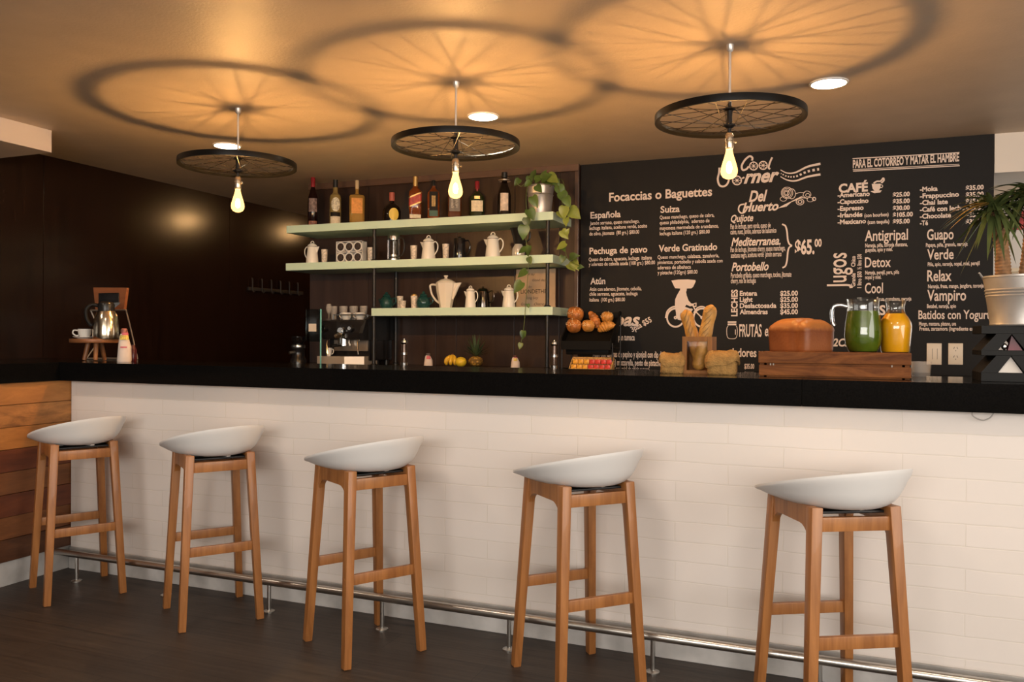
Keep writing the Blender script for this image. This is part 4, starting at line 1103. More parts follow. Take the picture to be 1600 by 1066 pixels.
b = B(); lathe(b, [(0, bh*0.76), (20*k_, bh*0.76), (12*k_, bh*0.84), (0, bh*0.86)], 20); obj('soil', b, mat('soil', (0.03, 0.02, 0.014), 0.9, bump=0.6, bscale=90), t)
base = Vector((bxp, 5.30, SH[1]))
bs, bl, bl2 = B(), B(), B()
def vine(pts, leaves):
    P3 = spline([Vector(p)-base for p in pts], 6)
    tube(bs, P3, 0.0022, 6)
    return P3
Yv = 5.10
def V(px, py, y=Yv): return at(px, py, y)
vine([base+Vector((-0.04, -0.03, bh*0.9)), V(836, 283, 5.18), V(825, 290, 5.10), V(822, 312, 5.07), V(824, 345, 5.075), V(822, 375, 5.08), V(826, 400, 5.08), V(824, 440, 5.085), V(821, 480, 5.09), V(818, 515, 5.10), V(812, 545, 5.10)], None)
vine([base+Vector((-0.05, -0.02, bh*0.9)), V(827, 279, 5.2), V(815, 291, 5.15), V(806, 285, 5.13)], None)
vine([base+Vector((0.03, -0.03, bh*0.9)), V(862, 275, 5.2), V(872, 292, 5.16), V(878, 315, 5.14), V(884, 350, 5.13), V(883, 372, 5.13), V(884, 395, 5.13), V(890, 407, 5.12), V(905, 415, 5.10)], None)
vine([base+Vector((0.02, 0.0, bh*0.9)), V(862, 290, 5.25), V(877, 280, 5.25), V(886, 305, 5.2), V(893, 322, 5.18)], None)
random.seed(11)
LV = [  # base px, tip px, size px, light?
 (812, 280, 806, 287, 13, 0), (827, 275, 829, 290, 14, 0), (836, 283, 846, 276, 17, 0), (846, 281, 856, 274, 19, 0), (856, 274, 868, 282, 21, 1), (866, 281, 874, 292, 15, 0), (852, 280, 861, 287, 14, 0), (829, 284, 820, 290, 12, 0), (838, 290, 846, 300, 15, 0),
 (832, 307, 839, 325, 19, 0), (826, 327, 835, 344, 20, 0), (822, 340, 824, 356, 16, 0), (819, 352, 817, 372, 22, 0), (827, 384, 824, 394, 16, 0), (822, 388, 814, 392, 14, 0), (826, 402, 829, 412, 12, 0), (823, 423, 814, 428, 17, 0), (816, 441, 805, 455, 21, 0), (825, 475, 826, 482, 7, 0), (818, 517, 816, 534, 13, 0), (814, 536, 811, 548, 10, 1), (820, 520, 820, 527, 7, 0),
 (872, 290, 880, 306, 19, 0), (877, 300, 885, 318, 20, 0), (884, 308, 890, 325, 18, 0), (890, 327, 905, 340, 24, 1), (882, 322, 880, 342, 20, 1), (885, 340, 884, 356, 14, 1), (878, 360, 886, 372, 17, 1), (884, 366, 888, 358, 10, 1), (884, 380, 872, 388, 17, 1), (878, 384, 882, 392, 12, 0), (890, 402, 900, 399, 16, 0), (880, 400, 876, 412, 13, 0), (895, 408, 901, 418, 18, 1), (888, 413, 896, 420, 15, 1), (903, 417, 912, 417, 10, 0), (874, 330, 879, 338, 16, 1), (848, 278, 851, 268, 13, 0), (832, 276, 836, 266, 12, 0)]
for x0, y0, x1, y1, sz, lt in LV:
    y = 5.06+random.uniform(-0.02, 0.05) if (y0 > 292 and x0 < 850) else (5.10+random.uniform(-0.02, 0.04) if y0 > 292 else 5.20+random.uniform(-0.05, 0.06))
    p = at(x0, y0, y)-base; q = at(x1, y1, y-random.uniform(0.005, 0.02))-base
    L = sz*mpp(x0, y)*1.05
    heart_leaf(bl2 if lt else bl, p, (q-p), Vector((random.uniform(-0.4, 0.4), -1, 0.35)), L, L*0.82, random.uniform(0.05, 0.3), random.uniform(0.1, 0.35))
obj('vine_stems', bs, stemm, t); obj('foliage', bl, leafm, t, angle=60); obj('foliage', bl2, leafl, t, label='yellow green leaves', angle=60)
# ------------------------------------------------------------------ back counter: coffee machine and neighbours
YK = 5.15
def kit(px, top, wpx, y=YK, z=KZ):
    return at(px, 560, y).x, y, at(px, top, y).z-z, wpx*mpp(px, y)
# espresso machine: photo box x 500..577, top 500
YM = 5.10
x0, x1 = at(501, 560, YM-0.03).x, -3.195
Wm = x1-x0; xm = (x0+x1)/2; Hm = at(540, 499, YM).z-KZ
t = thing('espresso_machine', 'black and chrome espresso machine below the short shelf', 'espresso machine', (xm, YM, KZ))
m_body = mat('machine_black', (0.014, 0.012, 0.012), 0.22)
b = B(); bx(b, -Wm/2, Wm/2, 0.08, 0.40, 0.03, Hm, 0.008)
bx(b, -Wm/2+0.0, Wm/2, -0.02, 0.10, Hm*0.56, Hm*0.97, 0.012); obj('housing', b, m_body, t)
b = B()
prism(b, [(-0.04, Hm*0.55), (0.40, Hm*0.55), (0.40, Hm*1.12), (0.16, Hm*1.12), (0.0, Hm*0.98), (-0.045, Hm*0.70)], lambda u, v, d: Vector((d, u, v)), Wm/2-0.012, Wm/2+0.018)
obj('side_panel', b, mat('machine_black_satin', (0.010, 0.009, 0.009), 0.35), t, smooth=False)
b = B(); bx(b, -Wm*0.36, Wm*0.47, 0.066, 0.078, 0.10, Hm*0.55, 0.003); obj('back_plate', b, mat('polished_plate', (0.40, 0.32, 0.25), 0.3, 0.6), t)
b = B(); prism(b, [(-Wm/2-0.01, -0.06), (Wm*0.14, -0.06), (Wm*0.47, 0.02), (Wm*0.47, 0.2), (-Wm/2-0.01, 0.2)], lambda u, v, d: Vector((u, v, d)), 0.0, 0.062); obj('drip_tray', b, mat('tray_metal', (0.62, 0.50, 0.38), 0.35, 0.6), t, smooth=False)
b = B(); tube(b, [(-Wm*0.02, 0.02, Hm*0.60), (-Wm*0.02, 0.02, Hm*0.46)], 0.042, 24); tube(b, [(-Wm*0.02, 0.0, Hm*0.74), (-Wm*0.02, -0.03, Hm*0.60)], [0.03, 0.046], 24); tube(b, [(-Wm*0.02, 0.02, Hm*0.47), (-Wm*0.02, 0.02, Hm*0.42)], 0.048, 24); obj('group_head', b, M_CHROME, t)
b = B(); tube(b, [(-Wm*0.02, 0.0, Hm*0.44), (-Wm*0.03, -0.14, Hm*0.42)], [0.010, 0.014], 12); obj('portafilter_handle', b, M_BLKGLOSS, t)
for k, (px_, pz, r) in enumerate(((-0.40, 0.80, 0.026), (0.02, 0.74, 0.030), (0.24, 0.80, 0.026))):
    b = B(); tube(b, [(Wm*px_, -0.021, Hm*pz), (Wm*px_, -0.05, Hm*pz)], [r, r*0.86], 20); kn = obj('knob', b, m_body if k != 1 else M_CHROME, t)
    b = B(); tube(b, [(Wm*px_, -0.05, Hm*pz), (Wm*px_, -0.055, Hm*pz)], r*0.5, 16); obj('knob_cap', b, M_CHROME, kn)
for sx in (-0.34, 0.40):
    b = B(); tube(b, spline([(Wm*sx, 0.0, Hm*0.58), (Wm*sx, -0.03, Hm*0.50), (Wm*sx+0.012, -0.045, Hm*0.34), (Wm*sx+0.02, -0.05, Hm*0.24)], 5), 0.0055, 8); obj('steam_wand', b, M_CHROME, t)
b = B()
for z in (Hm+0.035,): tube(b, [(-Wm/2+0.02, 0.10, z), (Wm/2-0.03, 0.10, z), (Wm/2-0.03, 0.38, z), (-Wm/2+0.02, 0.38, z)], 0.004, 8, True)
for px_, py_ in ((-Wm/2+0.02, 0.10), (Wm/2-0.03, 0.10), (0, 0.10), (Wm/2-0.03, 0.38), (-Wm/2+0.02, 0.38)): tube(b, [(px_, py_, Hm-0.002), (px_, py_, Hm+0.035)], 0.004, 6)
obj('cup_rail', b, M_CHROME, t)
for px_ in (-Wm*0.42, Wm*0.42):
    for py_ in (0.22, 0.36):
        b = B(); tube(b, [(px_, py_, 0), (px_, py_, 0.032)], 0.018, 12); obj('foot', b, M_BLACK, t)
ztop = KZ+Hm
# white cup on the tray, cups and glasses on top of the machine
def coffee_cup(x, y, z, r, h, rz, lb, group=None, saucer=True):
    t = thing('coffee_cup', lb, 'cup', (x, y, z), rz, group)
    b = B(); lathe(b, [(0, 0), (r*0.62, 0), (r*0.66, 0.003), (r*0.9, h*0.45), (r, h), (r*0.93, h), (r*0.84, h*0.45), (r*0.55, 0.006), (0, 0.006)], 24); obj('body', b, M_WHITE, t)
    b = B(); tube(b, spline([(r*0.93, 0, h*0.82), (r*1.5, 0, h*0.84), (r*1.62, 0, h*0.5), (r*1.2, 0, h*0.25), (r*0.84, 0, h*0.28)], 4), r*0.11, 8); obj('handle', b, M_WHITE, t)
    return t
GT = 'white cups on the espresso machine'
for i, (px, lb) in enumerate(((541, 'white cup on top of the espresso machine, left of two'), (563, 'white cup on top of the espresso machine, right of two'))):
    p = at(px, 495, YM+0.16); coffee_cup(p.x, YM+0.16, ztop+0.001, 0.040, 0.052, PI*0.95, lb, GT)
p = at(514, 555, YM-0.025); coffee_cup(p.x, YM-0.025, KZ+0.0625, 0.022, 0.06, 0.1, 'small white cup on the espresso machine drip tray')
hazy = mat('hazy_glass', (0.80, 0.74, 0.68), 0.08); hazy.node_tree.nodes['Principled BSDF'].inputs['Alpha'].default_value = 0.17
GG = 'clear glasses on the espresso machine'
names = ('leftmost', 'second from left', 'third from left', 'fourth from left', 'third from right', 'second from right', 'rightmost')
b = B(); r, h = 0.028, 0.105
lathe(b, [(0, 0), (r*0.72, 0), (r*0.76, 0.006), (r, h), (r*0.95, h), (r*0.72, 0.010), (0, 0.010)], 22)
tum = obj('tumbler', b, hazy); 
for i, px in enumerate((524, 532, 540, 548, 556, 564, 571)):
    g = tum if i == 0 else tum.copy()
    if i: COL.objects.link(g)
    p = at(px, 480, YM+0.27); tag(g, 'clear tumbler on the coffee machine, %s of the row behind the cups' % names[i], 'glass', GG, (p.x, YM+0.25+0.05*(i % 2), ztop+0.001))
p = at(514.5, 480, 5.2); b = B(); lathe(b, [(0, 0), (0.022, 0), (0.024, 0.004), (0.005, 0.01), (0.004, 0.035), (0.018, 0.06), (0.024, 0.09), (0.016, 0.12), (0.015, 0.12), (0.022, 0.09), (0.016, 0.062), (0, 0.045)], 20)
tag(obj('wine_glass', b, hazy), 'small stemmed glass at the left end of the glasses', 'glass', None, (at(514, 480, YM+0.2).x, YM+0.2, ztop+0.001))
# glass partition with a bright green edge and a card
a = at(471, 483, 4.93); c = at(494, 575, 4.93)
t = thing('glass_screen', 'tinted glass screen with bright green edge left of the espresso machine', 'screen', ((a.x+c.x)/2, 4.985, KZ))
w = c.x-a.x; h = a.z-KZ
b = B(); bx(b, -w/2, w/2-0.004, -0.004, 0.004, h*0.42, h, 0.001); obj('pane', b, clear_glass('smoky_glass', (0.55, 0.62, 0.62), 0.05, 0.6), t)
b = B(); bx(b, w/2-0.004, w/2+0.003, -0.005, 0.005, 0, h, 0.001); obj('edge_strip', b, mat('green_edge', (0.22, 0.62, 0.58), 0.15), t)
b = B(); bx(b, -w*0.28, w*0.22, -0.007, -0.005, h*0.60, h*0.74); obj('card', b, mat('cream_card', (0.74, 0.66, 0.56), 0.6), t, smooth=False)
# coffee grinder
x, y, h, w = kit(466, 526, 22, 5.2)
t = thing('coffee_grinder', 'black coffee grinder at the left end of the back counter', 'grinder', (x, y, KZ)); r = w/2
b = B(); lathe(b, [(0, 0), (r*1.15, 0), (r*1.15, 0.03), (r*0.9, 0.05), (r*0.85, h*0.5), (r*0.95, h*0.55), (r*0.95, h*0.72), (0, h*0.74)], 26); obj('body', b, m_body, t)
b = B(); lathe(b, [(0, h*0.73), (r*0.7, h*0.73), (r*1.0, h*0.86), (r*1.0, h), (0, h)], 26); obj('hopper', b, smoke, t)
b = B(); tube(b, [(0, -r*0.8, h*0.42), (-0.02, -r*1.6, h*0.40)], 0.012, 10); obj('spout', b, M_STEEL, t)
b = B(); lathe(b, [(r*0.96, h*0.58), (r*0.98, h*0.60), (r*0.98, h*0.66), (r*0.96, h*0.68)], 26); obj('band', b, M_STEEL, t)

# pepper mills
def mill(px, top, lb, y):
    x, y, h, _ = kit(px, top, 10, y); r = 0.026
    t = thing('pepper_mill', lb, 'pepper mill', (x, y, KZ), 0, 'steel pepper mills on the back counter')
    cl = mat('mill_body', (0.10, 0.07, 0.055), 0.15, 0.6)
    b = B(); lathe(b, [(0, 0), (r, 0), (r, h*0.14), (0, h*0.14)], 22); obj('base', b, M_CHROME, t)
    b = B(); lathe(b, [(0, h*0.14), (r*0.92, h*0.14), (r*0.90, h*0.42), (0, h*0.42)], 22); obj('barrel', b, cl, t)
    b = B(); lathe(b, [(0, h*0.42), (r*1.0, h*0.42), (r*1.0, h*0.50), (0, h*0.50)], 22); obj('collar', b, M_CHROME, t)
    b = B(); lathe(b, [(0, h*0.50), (r*0.85, h*0.50), (r*0.70, h*0.80), (0, h*0.80)], 22); obj('upper_barrel', b, cl, t)
    b = B(); lathe(b, [(0, h*0.80), (r*0.75, h*0.80), (r*1.02, h*0.85), (r*0.95, h*0.92), (r*0.35, h*0.95), (r*0.30, h*0.97), (r*0.32, h*0.99), (0, h)], 22); obj('knob', b, M_CHROME, t)
mill(631.5, 529, 'steel pepper mill standing under the short shelf near the espresso machine', 5.05)
mill(866, 531, 'steel pepper mill beside the right shelf post and the bread basket', 5.05)
# little sugar bags
bagw = mat('white_paper', (0.72, 0.60, 0.52), 0.6, noise=0.08, nscale=20)
def sugar_bag(px, top, wpx, lb, y, z, accents):
    x, y, h, w = kit(px, top, wpx, y, z); r = w/2
    t = thing('sugar_bag', lb, 'bag', (x, y, z), tocam(x, y), 'small printed paper bags')
    b = B(); lathe(b, [(0, 0), (r*0.95, 0), (r, h*0.04), (r*0.9, h*0.45), (r*0.62, h*0.75), (r*0.42, h*0.84), (0, h*0.85)], 14, sq=3)
    for v in b.verts: v.co.y += 0.10*r*math.sin(v.co.z/h*5); v.co.x *= 0.8
    obj('sack', b, bagw, t, angle=50)
    b = B(); lathe(b, [(0, h*0.84), (r*0.42, h*0.82), (r*0.50, h*0.90), (r*0.46, h*0.98), (r*0.3, h), (0, h)], 14); obj('tied_top', b, accents[0], t)
    for i, (mm, z0, z1, hf, off) in enumerate(accents[1:]):
        b = B(); rr = r*1.0
        A = []
        for k in range(7):
            a = off-hf+2*hf*k/6
            A.append([b.verts.new((r*(1.0-0.55*max(0, (zz-0.3))/0.55*0.75)*0.9*math.cos(a)+0.004, r*(1.0-0.55*max(0, (zz-0.3))/0.55*0.75)*1.05*math.sin(a), h*zz)) for zz in (z0, z1)])
        for u, v in zip(A[:-1], A[1:]): b.faces.new((u[0], v[0], v[1], u[1]))
        obj('print', b, mm, t, smooth=False)
pinkm = mat('pink_print', (0.55, 0.12, 0.16), 0.6); yelm = mat('yellow_print', (0.72, 0.55, 0.12), 0.6, noise=0.5, nscale=120); brm = mat('brown_cap', (0.09, 0.03, 0.02), 0.5)
sugar_bag(669, 552, 14, 'small white bag with pink print between the pepper mill and the bananas', 5.2, KZ, [mat('dark_top', (0.10, 0.08, 0.075), 0.5), (pinkm, 0.55, 0.80, 0.6, 0.1)])
sugar_bag(805, 555, 14.5, 'small white bag with yellow print and brown top under the trailing vine', 5.2, KZ, [brm, (yelm, 0.55, 0.75, 0.5, 0.1), (pinkm, 0.78, 0.82, 0.9, 0)])
# fruit
ban = mat('banana_skin', (0.72, 0.42, 0.03), 0.4, noise=0.12, nscale=14)
s_ = mpp(710, 5.2)
p = at(707, 574, 5.2)
t = thing('banana_bunch', 'bunch of yellow bananas on the back counter beside the melon', 'bananas', (p.x, 5.2, KZ))
for k, (a, dx) in enumerate(((-0.55, -0.022), (0.0, 0.0), (0.55, 0.022))):
    b = B(); L = 0.115
    pts = spline([(dx*0.3, 0.0, 0.095), (dx*0.5+a*0.01, -0.012, 0.082), (dx+a*0.030, -0.034, 0.058), (dx+a*0.045, -0.042, 0.03), (dx+a*0.04, -0.036, 0.010), (dx+a*0.035, -0.026, 0.004)], 5)
    n = len(pts); rr = [0.004+0.0155*math.sin(PI*min(1, (i/(n-1))*1.06+0.02))**0.6 if 4 < i else 0.005+0.001*i for i in range(n)]; rr[-1] = 0.004
    zoff = 0.0165
    tube(b, [(q+Vector((0, 0, zoff*0.9)))*0.74 for q in pts], [v*0.80 for v in rr], 10); bo = obj('banana', b, ban, t)
    b = B(); tube(b, [(pts[0]+Vector((0, 0, zoff*0.9)))*0.74, (pts[0]+Vector((-dx*0.3, 0.004, zoff+0.012)))*0.74], [0.004, 0.005], 8); obj('stalk', b, brm, bo)
p = at(723, 570, 5.2); r = 8.5*s_
b = B(); sphere(b, (0, 0, r*0.92), r, 22, 14, (1.06, 1.0, 0.92)); tag(obj('yellow_melon', b, mat('melon_skin', (0.74, 0.50, 0.03), 0.4, noise=0.15, nscale=8, bump=0.05, bscale=50)), 'round yellow melon between the bananas and the pineapple', 'melon', None, (p.x, 5.17, KZ))
p = at(739.5, 570, 5.2); hb = at(739.5, 556, 5.23).z-KZ; r = 11.3*s_
t = thing('pineapple', 'pineapple with green crown standing on the back counter', 'pineapple', (p.x, 5.24, KZ))
b = B(); vs = sphere(b, (0, 0, hb*0.5), hb*0.5, 26, 18, (r/(hb*0.5), r/(hb*0.5), 1.0))
for v in b.verts:
    a = math.atan2(v.co.y, v.co.x); zz = v.co.z/hb; q = math.sin(a*8+zz*22)*math.sin(a*8-zz*22)
    v.co.x *= 1+0.07*q; v.co.y *= 1+0.07*q
def pine_mat():
    m = mat('pineapple_skin', (0.42, 0.20, 0.035), 0.5); t_ = m.node_tree; N = t_.nodes; p_ = N['Principled BSDF']
    v = N.new('ShaderNodeTexVoronoi'); v.inputs['Scale'].default_value = 60; tc = N.new('ShaderNodeTexCoord'); t_.links.new(tc.outputs['Object'], v.inputs['Vector'])
    r_ = N.new('ShaderNodeValToRGB'); r_.color_ramp.elements[0].color = (0.70, 0.40, 0.07, 1); r_.color_ramp.elements[1].color = (0.16, 0.09, 0.02, 1); r_.color_ramp.elements[1].position = 0.55
    t_.links.new(v.outputs['Distance'], r_.inputs[0]); t_.links.new(r_.outputs[0], p_.inputs['Base Color']); return m
obj('fruit', b, pine_mat(), t)
crown = mat('pineapple_leaf', (0.055, 0.085, 0.035), 0.45)
def blade(bm, p, d, L, w, sag, n=6, side=None):
    d = Vector(d).normalized(); s = side or d.cross(Vector((0, 0, 1)))
    if s.length < 1e-3: s = Vector((1, 0, 0))
    s = s.normalized(); prev = None
    for i in range(n+1):
        q = i/n; c = Vector(p)+d*(L*q)+Vector((0, 0, -sag*L*q*q)); ww = w*(1-q)**0.7*(0.7+0.6*q if q < 0.5 else 1.0)*0.5
        up = Vector((0, 0, 1))-d*d.z
        cur = (bm.verts.new(c-s*ww+Vector((0, 0, ww*0.35))), bm.verts.new(c), bm.verts.new(c+s*ww+Vector((0, 0, ww*0.35)))) if i < n else (bm.verts.new(c),)*3
        if prev:
            if i < n: bm.faces.new((prev[0], prev[1], cur[1], cur[0])); bm.faces.new((prev[1], prev[2], cur[2], cur[1]))
            else: bm.faces.new((prev[0], prev[1], cur[1])); bm.faces.new((prev[1], prev[2], cur[1]))
        prev = cur
b = B(); hc = at(739.5, 523, 5.24).z-KZ-hb
random.seed(5)
for k in range(26):
    q = k/26; a = k*2.4; el = 0.35+1.15*q
    blade(b, (0.012*math.cos(a), 0.012*math.sin(a), hb*0.94+0.025*q), (math.cos(a)*math.cos(el), math.sin(a)*math.cos(el), math.sin(el)), hc*(0.62+0.36*q), 0.027, 0.10*(1-q))
obj('crown', b, crown, t, angle=60)

# bread basket on a black wire stand and the wicker tray of packets
YBk = 5.13
a = at(883, 488, YBk); c = at(959, 549, YBk); w = c.x-a.x; xc = (a.x+c.x)/2
t = thing('bread_basket', 'black tilted basket of pastries on a wire stand at the menu wall', 'basket', (xc, YBk, KZ))
zb0, zb1 = at(924, 546, YBk).z-KZ, at(924, 489, YBk+0.12).z-KZ
bp_ = mat('black_basket', (0.006, 0.0055, 0.005), 0.5, spec=0.12)
b = B()
lo, hi = zb0+0.02, zb1
# tray floor sloping up to the back, raised sides and front lip
d0, d1 = -0.06, 0.17
def pl(u, y, z): return Vector((u, y, z))
T_ = 0.006
prism(b, [(d0, lo), (d1, hi-0.03), (d1, hi-0.03-T_), (d0, lo-T_)], lambda u, v, d: Vector((d, u, v)), -w/2+0.01, w/2-0.01)
for sx in (-1, 1):
    prism(b, [(d0-0.015, lo-0.004), (d0-0.015, lo+0.05), (d1-0.02, hi+0.012), (d1+0.008, hi+0.005), (d1+0.008, hi-0.03-T_), (d0+0.02, lo-0.02)], lambda u, v, d: Vector((d, u, v)), sx*w/2-0.004, sx*w/2+0.004)
prism(b, [(d0-0.018, lo-0.022), (d0-0.018, lo+0.034), (d0-0.010, lo+0.034), (d0-0.008, lo-0.022)], lambda u, v, d: Vector((d, u, v)), -w/2, w/2)
prism(b, [(d1-0.002, hi-0.05), (d1-0.002, hi+0.006), (d1+0.008, hi+0.006), (d1+0.008, hi-0.05)], lambda u, v, d: Vector((d, u, v)), -w/2, w/2)
obj('tray', b, bp_, t, smooth=False)
b = B(); bx(b, -w/2+0.02, w/2-0.02, -0.05, 0.08, lo-0.055, lo-0.006, 0.012); obj('under_tray', b, bp_, t)
b = B()
for sx in (-1, 1):
    tube(b, [(sx*(w/2+0.004), -0.05, 0), (sx*(w/2+0.004), -0.05, lo+0.02)], 0.005, 8)
    tube(b, [(sx*(w/2+0.004), 0.15, 0), (sx*(w/2+0.004), 0.15, hi-0.02)], 0.005, 8)
    tube(b, [(sx*(w/2+0.004), -0.05, 0.006), (sx*(w/2+0.004), 0.15, 0.006)], 0.005, 8)
tube(b, [(-w/2-0.004, 0.15, lo*0.9), (w/2+0.004, 0.15, lo*0.9)], 0.005, 8)
obj('wire_stand', b, M_BLACK, t)
crust = mat('baked_crust', (0.50, 0.17, 0.035), 0.42, noise=0.55, nscale=26, bump=0.35, bscale=50)
crust2 = mat('golden_crust', (0.62, 0.27, 0.055), 0.40, noise=0.45, nscale=30, bump=0.3, bscale=60)
seedm = mat('sesame_seed', (0.78, 0.60, 0.36), 0.5)
slope = math.atan2(hi-0.03-lo, d1-d0)
def in_basket(px, py):
    """world point lying on the tray plane seen at that pixel"""
    o = CAM; d = ray(px, py)
    n = Vector((0, -math.sin(slope), math.cos(slope))); p0 = Vector((xc, YBk+d0, KZ+lo))
    return o+d*((p0-o).dot(n)/d.dot(n))
GP = 'pastries in the black basket'
s5 = mpp(924, YBk)
def put_pastry(o, px, py, r, lb, cat):
    p = in_basket(px, py+r*0.0); n = Vector((0, -math.sin(slope), math.cos(slope)))
    o['label'] = lb; o['category'] = cat; o['group'] = GP
    o.location = p+n*(r*s5*0.78)
def bun(name, r_px, seeds=True, m=crust):
    r = r_px*s5; b = B(); sphere(b, (0, 0, 0), r, 22, 14, (1.0, 0.8, 0.92))
    for v in b.verts:
        v.co += v.co.normalized()*(0.07*r*math.sin(v.co.x/r*3.1+1)*math.cos(v.co.z/r*2.6+0.5))
    o = obj(name, b, m)
    if seeds:
        b = B(); rnd = random.Random(int(r_px*10))
        for k in range(26):
            a = rnd.uniform(0, 2*PI); e = rnd.uniform(0.1, 1.0)
            d = Vector((math.cos(a)*e, -math.sqrt(max(0.05, 1-e*e))*0.9, abs(math.sin(a))*e)).normalized()
            q = Vector((d.x*r, d.y*r*0.8, d.z*r*0.92))*1.02
            sphere(b, q, 0.0026, 6, 4, (1.3, 0.7, 0.8), Matrix.Rotation(a, 3, 'Y'))
        sd = obj('seeds', b, seedm, o); sd['kind'] = 'stuff'
    return o
def croissant(name, L_px, W_px, bend, ang, m=crust2):
    b = B(); L, W = L_px*s5, W_px*s5
    pts, rr = [], []
    n = 40
    for i in range(n+1):
        q = i/n; a = (q-0.5)*bend; Rb = L/bend if bend > 0.01 else 1e3
        pts.append(Vector((Rb*math.sin(a), 0, -Rb*(1-math.cos(a))+0.25*L*bend*0.3)))
        e = math.sin(PI*(0.06+0.88*q))**0.75
        rr.append(W/2*e*(0.86+0.16*abs(math.sin(q*PI*6.5))))
    tube(b, pts, rr, 14); bmesh.ops.rotate(b, verts=b.verts, cent=(0, 0, 0), matrix=Matrix.Rotation(-ang, 3, 'Y'))
    for v in b.verts: v.co.y *= 0.8
    return obj(name, b, m, angle=70)
put_pastry(bun('seeded_roll', 14.5), 901, 500, 14, 'seeded brown roll at the top left of the black basket', 'bread roll')
put_pastry(bun('seeded_roll', 13), 898.5, 517, 13, 'seeded brown roll at the bottom left of the black basket', 'bread roll')
put_pastry(bun('golden_roll', 11, True, crust2), 920.5, 516, 11, 'pear shaped golden roll at the bottom middle of the basket', 'bread roll')
put_pastry(croissant('croissant', 34, 16, 0.5, R(-62), crust), 930, 507, 9, 'croissant standing upright in the middle of the basket', 'croissant')
put_pastry(bun('golden_roll', 10.5, True, crust2), 950, 502, 10, 'golden seeded roll at the top right of the basket', 'bread roll')
put_pastry(croissant('croissant', 30, 17, 1.2, R(18), crust2), 949, 518, 9, 'curved golden croissant at the bottom right of the basket', 'croissant')
# wicker tray with wrapped packets
a = at(892, 559, 5.06); c = at(956.5, 580, 5.06); w = c.x-a.x; xc2 = (a.x+c.x)/2; h = a.z-KZ
t = thing('wicker_tray', 'small wicker tray holding orange and red packets below the bread basket', 'tray', (xc2, 5.06, KZ))
wick = mat('wicker', (0.55, 0.33, 0.12), 0.6, noise=0.5, nscale=120, bump=0.5, bscale=140)
b = B(); bx(b, -w/2, w/2, 0.035, 0.043, 0.0, h, 0.003); bx(b, -w/2, w/2, -0.034, -0.028, 0.0, 0.012, 0.002)
for sx in (-1, 1): prism(b, [(-0.034, 0), (-0.034, 0.014), (0.040, h), (0.043, h), (0.043, 0)], lambda u, v, d: Vector((d, u, v)), sx*(w/2)-0.003, sx*(w/2)+0.003)
bx(b, -w/2, w/2, -0.03, 0.036, 0, 0.004); tube(b, [(-w/2, 0.039, h), (w/2, 0.039, h)], 0.005, 8); obj('basket', b, wick, t, smooth=False)
pk_o = mat('orange_packet', (0.82, 0.40, 0.05), 0.3, noise=0.35, nscale=70); pk_r = mat('red_packet', (0.66, 0.06, 0.05), 0.3, noise=0.35, nscale=70)
b = B(); pw_, ph_ = (w-0.012)/7, (h-0.012)/2
box(b, (0, 0, 0), (pw_*0.92, 0.012, ph_*0.92), None, 0.004); po = obj('snack_packet', b, pk_o)
b = B(); box(b, (0, 0, 0), (pw_*0.92, 0.012, ph_*0.92), None, 0.004); pr_ = obj('snack_packet', b, pk_r)
colw = ('first', 'second', 'third', 'fourth', 'fifth', 'sixth', 'seventh')
for iz in range(2):
    for ix in range(7):
        src = po if ix < 3 else pr_
        o = src if (iz == 0 and ix in (0, 3)) else src.copy()
        if o is not src: COL.objects.link(o)
        tag(o, '%s wrapped packet in the %s row of the wicker tray, %s from left' % ('orange' if ix < 3 else 'red', ('lower', 'upper')[iz], colw[ix]), 'packet', 'wrapped packets in the wicker tray',
            (xc2-w/2+0.006+pw_*(ix+0.5), 5.06+(-0.018 if iz == 0 else 0.016)+0.003, KZ+0.0045+ph_*(iz+0.5)))

